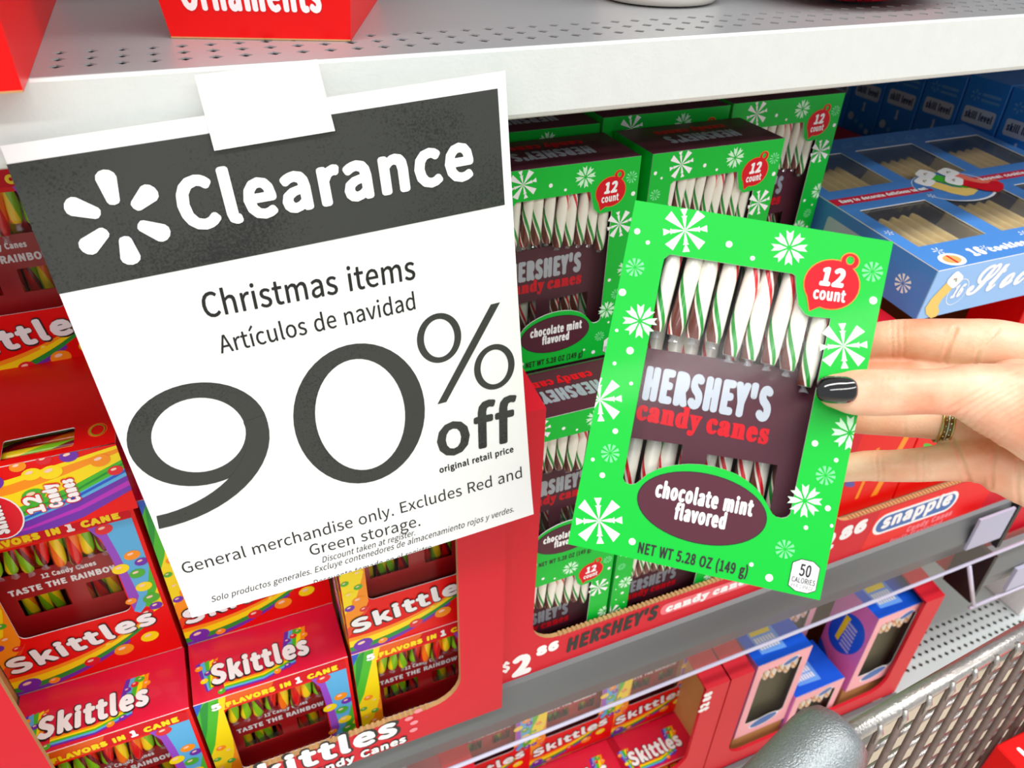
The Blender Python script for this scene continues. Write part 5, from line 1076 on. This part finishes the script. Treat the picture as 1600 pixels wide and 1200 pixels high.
# a few floor wires of the basket and the carton lying on them
for k in range(9):
    mb = MB(); mb.tube([rel((.40 + .035 * k, -.52, .600)), rel((.40 + .035 * k, -.225, .600))], .0025, ZNC, 6); mb.build('floor_wire', cart)
mb = MB(); mb.tube([rel((.29, -.225, .5965)), rel((.72, -.205, .5965))], .0035, ZNC, 6); mb.build('bottom_rail', cart)
PP = Vector((0.48778, -0.21189, 0.83340))
ct = empty('pie_carton', 'red carton with white lettering in the cart, cut by the bottom right corner', 'carton', mw=Matrix.Translation((PP.x, PP.y, .604)))
hp = PP.z - .604
mb = MB(); mb.box((0, -.17, 0), (.20, 0, hp), BRIGHTRED); o = mb.build('card_body', ct); bv = o.modifiers.new('b', 'BEVEL'); bv.width = .0012; apply_mods(o)
F = face(0, 0, hp, (1, 0, 0), (0, 1, 0), (0, 0, 1)); mb = MB(); text(mb, 'L', F(2), (12, -26), (20, -25.5), 18, WHITE, bold=1.5); text(mb, 'PIE', F(2), (23, -20), (46, -18), 11, WHITE, bold=1.2); mb.build('carton_lettering', ct)

# ------------------------------------------------------------------ hand: right hand pinching the box, thumb in front, fingers behind
def W(px, py, d):
    """point at depth d (metres) on the sight line through (px, py) of the 1600 x 1200 photograph"""
    return CAM + (RX * ((px - 800) / 1200) + RD * ((py - 600) / 1200) + RF) * d
def spline(P, n):
    out = []; k = len(P)
    for s_ in range(k - 1):
        p0, p1, p2, p3 = P[max(s_ - 1, 0)], P[s_], P[s_ + 1], P[min(s_ + 2, k - 1)]
        for i in range(n):
            t = i / n; out.append(tuple(.5 * ((2 * b) + (-a + c) * t + (2 * a - 5 * b + 4 * c - d) * t * t + (-a + 3 * b - 3 * c + d) * t ** 3) for a, b, c, d in zip(p0, p1, p2, p3)))
    out.append(tuple(P[-1])); return out
def digit(mb, P, flat=1.0, n=8, seg=20):
    """P: (px, py, depth, radius mm across, in millimetres); elliptical section, flat is the depth/width ratio"""
    S = spline([(*W(a, b, c), r / 1000) for a, b, c, r in P], n); pts = [Vector(s_[:3]) for s_ in S]; rad = [s_[3] for s_ in S]
    # rounded ends
    t0 = (pts[0] - pts[1]).normalized(); r0 = rad[0]; pre = [(pts[0] + t0 * r0 * k, r0 * math.sqrt(max(0, 1 - k * k))) for k in (.98, .9, .75, .5, .25)]
    t1 = (pts[-1] - pts[-2]).normalized(); r1 = rad[-1]; post = [(pts[-1] + t1 * r1 * k, r1 * math.sqrt(max(0, 1 - k * k))) for k in (.25, .5, .75, .9, .98)]
    pts = [p for p, _ in pre] + pts + [p for p, _ in post]; rad = [r for _, r in pre] + rad + [r for _, r in post]
    vs = []; m_ = len(pts)
    for i, p in enumerate(pts):
        t = (pts[min(i + 1, m_ - 1)] - pts[max(i - 1, 0)]).normalized(); view = (p - CAM).normalized(); up = t.cross(view).normalized(); dp = up.cross(t).normalized()
        for k in range(seg): g = 2 * math.pi * k / seg; vs.append(p + up * math.cos(g) * rad[i] + dp * math.sin(g) * rad[i] * flat)
    fs = [(i * seg + k, i * seg + (k + 1) % seg, (i + 1) * seg + (k + 1) % seg, (i + 1) * seg + k) for i in range(m_ - 1) for k in range(seg)] + [tuple(range(seg))[::-1], tuple((m_ - 1) * seg + k for k in range(seg))]
    mb.add(vs, fs, SKIN, True)
def skinmat():
    m = mat('skin', (242, 190, 160), .42, sss=.12); nt = m.node_tree; b = nt.nodes['Principled BSDF']
    tc = nt.nodes.new('ShaderNodeTexCoord'); n1 = nt.nodes.new('ShaderNodeTexNoise'); n1.inputs['Scale'].default_value = 38; n1.inputs['Detail'].default_value = 5
    mp = nt.nodes.new('ShaderNodeMapping'); 
    cr = nt.nodes.new('ShaderNodeValToRGB'); cr.color_ramp.elements[0].position = .3; cr.color_ramp.elements[0].color = lin((236, 150, 116)) + (1,); cr.color_ramp.elements[1].position = .68; cr.color_ramp.elements[1].color = lin((252, 204, 172)) + (1,)
    vo = nt.nodes.new('ShaderNodeTexVoronoi'); vo.inputs['Scale'].default_value = 900
    n2 = nt.nodes.new('ShaderNodeTexNoise'); n2.inputs['Scale'].default_value = 260; n2.inputs['Detail'].default_value = 5
    ad = nt.nodes.new('ShaderNodeMath'); ad.operation = 'MULTIPLY_ADD'; ad.inputs[1].default_value = .35
    bp = nt.nodes.new('ShaderNodeBump'); bp.inputs['Strength'].default_value = .35; bp.inputs['Distance'].default_value = .0005
    nt.links.new(tc.outputs['Object'], n1.inputs[0]); nt.links.new(n1.outputs[0], cr.inputs[0]); nt.links.new(cr.outputs[0], b.inputs['Base Color'])
    nt.links.new(tc.outputs['Object'], vo.inputs[0]); nt.links.new(tc.outputs['Object'], n2.inputs[0]); nt.links.new(vo.outputs['Distance'], ad.inputs[0]); nt.links.new(n2.outputs[0], ad.inputs[2]); nt.links.new(ad.outputs[0], bp.inputs['Height']); nt.links.new(bp.outputs[0], b.inputs['Normal'])
    return m
SKIN = skinmat()
hand = empty('person', 'right hand of a person with glossy black thumbnail and a ring, pinching the green box', 'person', mw=Matrix.Translation(W(1700, 640, .36)))
mb = MB()
digit(mb, [(1306, 611, .3150, 7.3), (1330, 613, .3135, 9.2), (1365, 613.5, .3125, 9.7), (1405, 613, .3125, 9.6), (1440, 612, .3135, 9.5), (1475, 612, .317, 9.9), (1510, 612, .322, 12.0), (1555, 624, .328, 16), (1610, 640, .332, 20), (1680, 668, .336, 23), (1780, 700, .342, 24)], .86)
digit(mb, [(1335, 540, .394, 8.2), (1370, 532, .390, 9.4), (1410, 529, .386, 9.9), (1450, 530, .381, 10.4), (1500, 533, .377, 11.2), (1560, 540, .372, 12.6), (1640, 566, .366, 14.5), (1760, 610, .360, 17)], .9)
digit(mb, [(1325, 592, .394, 8.4), (1370, 588, .392, 9.6), (1420, 590, .388, 10.0), (1470, 594, .385, 10.6), (1530, 596, .381, 12.0), (1620, 610, .374, 14), (1760, 645, .364, 17)], .9)
digit(mb, [(1320, 652, .390, 7.8), (1360, 652, .388, 9.0), (1405, 653, .385, 9.5), (1445, 656, .382, 9.4), (1475, 660, .380, 9.6), (1520, 668, .376, 11.5), (1600, 678, .370, 14), (1760, 690, .360, 17)], .9)
digit(mb, [(1312, 733, .386, 6.9), (1350, 728, .384, 7.7), (1395, 728, .381, 8.1), (1440, 726, .378, 8.6), (1480, 722, .375, 9.4), (1530, 718, .371, 11.6), (1610, 726, .366, 14.5), (1760, 740, .358, 17)], .92)
digit(mb, [(1585, 610, .352, 15), (1650, 640, .350, 19), (1760, 670, .350, 22), (1900, 700, .352, 23), (2080, 730, .36, 25), (2400, 790, .38, 30)], .8)
digit(mb, [(1560, 745, .366, 8), (1620, 752, .362, 14), (1700, 745, .358, 18), (1820, 730, .354, 20)], .9)
h0 = mb.build('tmp')
rm = h0.modifiers.new('r', 'REMESH'); rm.mode = 'VOXEL'; rm.voxel_size = .00115; rm.use_smooth_shade = True
s1 = h0.modifiers.new('s', 'CORRECTIVE_SMOOTH') if False else h0.modifiers.new('s', 'SMOOTH'); s1.factor = .5; s1.iterations = 9
apply_mods(h0)
me = h0.data
# creases: skin pressed in along short lines, raised beside them
CR = []
def crease(pts, depth=.00035, w=.0006):
    CR.append(([Vector(((a - 800) / 1200, (b - 600) / 1200)) for a, b in pts], depth, w))
inv = Matrix(((RX.x, RX.y, RX.z), (RD.x, RD.y, RD.z), (RF.x, RF.y, RF.z)))
for x, k in ((1364, .2), (1373, .4), (1384, .6), (1392, .45), (1403, .5), (1412, .35), (1424, .3)):   # knuckle of the thumb
    crease([(x + 5, 588), (x + 1, 600), (x + 2, 614), (x - 1, 628)], .00035 * k * 1.6, .0006)
for i in range(9):
    crease([(1478 + 8 * i, 642 + 8 * i), (1520 + 8 * i, 618 + 6 * i), (1570 + 6 * i, 590 + 7 * i), (1640, 560 + 8 * i)], .00034, .0008)
crease([(1493, 514), (1484, 536), (1476, 562)], .0012, .0011); crease([(1560, 515), (1530, 545), (1524, 566)], .0008, .0009)
for x in (1394, 1402, 1412): crease([(x, 502), (x - 1, 520), (x + 1, 545), (x, 558)], .0004, .0006)
for x in (1370, 1378, 1430, 1442, 1450): crease([(x, 706), (x - 1, 722), (x + 1, 740), (x, 752)], .0004, .0006)
crease([(1488, 688), (1498, 708), (1506, 730), (1516, 756)], .0011, .0011); crease([(1556, 700), (1550, 725), (1549, 760)], .0009, .001)
crease([(1414, 655), (1413, 668), (1415, 680)], .0004, .0006)
crease([(1590, 720), (1588, 760), (1592, 790)], .0006, .001)
nrm = [v.normal.copy() for v in me.vertices]
for v in me.vertices:
    r_ = v.co - CAM; c = inv @ r_
    if c.z <= 0: continue
    q = Vector((c.x / c.z, c.y / c.z)); off = 0.0
    if nrm[v.index].dot(r_) > 0: continue
    if q.x < .40: continue
    for pts, dep, w_ in CR:
        best = 1e9
        for a, b in zip(pts, pts[1:]):
            ab = b - a; t = max(0, min(1, (q - a).dot(ab) / ab.length_squared)); best = min(best, (q - a - ab * t).length)
        dd = best * c.z
        if dd < w_ * 3.2: off += -dep * math.exp(-(dd / w_) ** 2) + dep * .35 * math.exp(-((dd - 1.7 * w_) / w_) ** 2)
    v.co += nrm[v.index] * off
me.materials.clear(); me.materials.append(SKIN)
for p in me.polygons: p.use_smooth = True; p.material_index = 0
h0.name = 'hand'; me.name = 'hand'; h0.parent = hand; h0.matrix_parent_inverse = hand.matrix_world.inverted()
# thumbnail: curved plate wrapped on the tip
NAIL = mat('black_nail_polish', (6, 6, 8), .06, coat=1.0)
C0 = W(1308, 609, .3060); ax = (W(1340, 609.6, .3050) - W(1285, 608.4, .3078)).normalized(); vw = (C0 - CAM).normalized(); up = ax.cross(vw).normalized(); if_ = up.cross(ax).normalized()
if if_.dot(vw) > 0: if_ = -if_
mb = MB(); nu, nv = 18, 12; vs = []
for j in range(nv + 1):
    for i in range(nu + 1):
        a = -1 + 2 * i / nu; b = -1 + 2 * j / nv
        # superellipse outline
        k = (abs(a) ** 3.0 + abs(b) ** 3.0) ** (1 / 3.0); m_ = max(abs(a), abs(b)); s_ = m_ / k if k > 0 else 1
        x = a * s_ * .00735; y = b * s_ * .0049
        z = -(1 - math.sqrt(max(0, 1 - (y / .0088) ** 2))) * .0088 - .6 * (x * x) / .030 * (1 if x < 0 else .6) + .0009 * (1 - m_ ** 4)
        vs.append(C0 + ax * x + up * y + if_ * z)
mb.add(vs, [(j * (nu + 1) + i, j * (nu + 1) + i + 1, (j + 1) * (nu + 1) + i + 1, (j + 1) * (nu + 1) + i) for j in range(nv) for i in range(nu)], NAIL, True)
nl = mb.build('thumbnail'); s_ = nl.modifiers.new('s', 'SOLIDIFY'); s_.thickness = .0016; s_.offset = 0; apply_mods(nl)
nl.parent = hand; nl.matrix_parent_inverse = hand.matrix_world.inverted(); tag(nl, 'glossy black painted thumbnail')
# ring on the ring finger
GLD = mat('antique_gold', (206, 178, 120), .2, .95); PLT = mat('pale_silver', (210, 208, 200), .2, .95)
c0 = W(1474, 660, .380); ta = (W(1500, 664, .378) - W(1448, 656, .3817)).normalized(); b1 = ta.cross(vw).normalized(); b2 = ta.cross(b1)
ring_ = MB()
for off_, rt, mt in ((-.0024, .0006, GLD), (.0024, .0006, GLD), (0, .0004, PLT)):
    R_ = .0101; ring_.tube([c0 + ta * (off_ + .0) + b1 * R_ * math.cos(2 * math.pi * i / 40) + b2 * .93 * R_ * math.sin(2 * math.pi * i / 40) for i in range(41)], rt, mt, 8, cap=False)
vsr = []; 
for i in range(40):
    for e in (-.0022, .0022): g = 2 * math.pi * i / 40; vsr.append(c0 + ta * e + b1 * .0100 * math.cos(g) + b2 * .0093 * math.sin(g))
ring_.add(vsr, [(2 * i, 2 * i + 1, (2 * i + 3) % 80, (2 * i + 2) % 80) for i in range(40)], mat('dark_gold', (120, 96, 60), .3, .9), True)
for i in range(44):
    g = 2 * math.pi * i / 44; p = c0 + ta * (.0011 if i % 2 else -.0011) + b1 * .0101 * math.cos(g) + b2 * .0094 * math.sin(g); ring_.ball(p, (.0006,) * 3, PLT if i % 2 else GLD, 6, 4)
rg = ring_.build('finger_ring'); rg.parent = hand; rg.matrix_parent_inverse = hand.matrix_world.inverted(); tag(rg, 'patterned gold ring band')
bpy.context.view_layer.update()
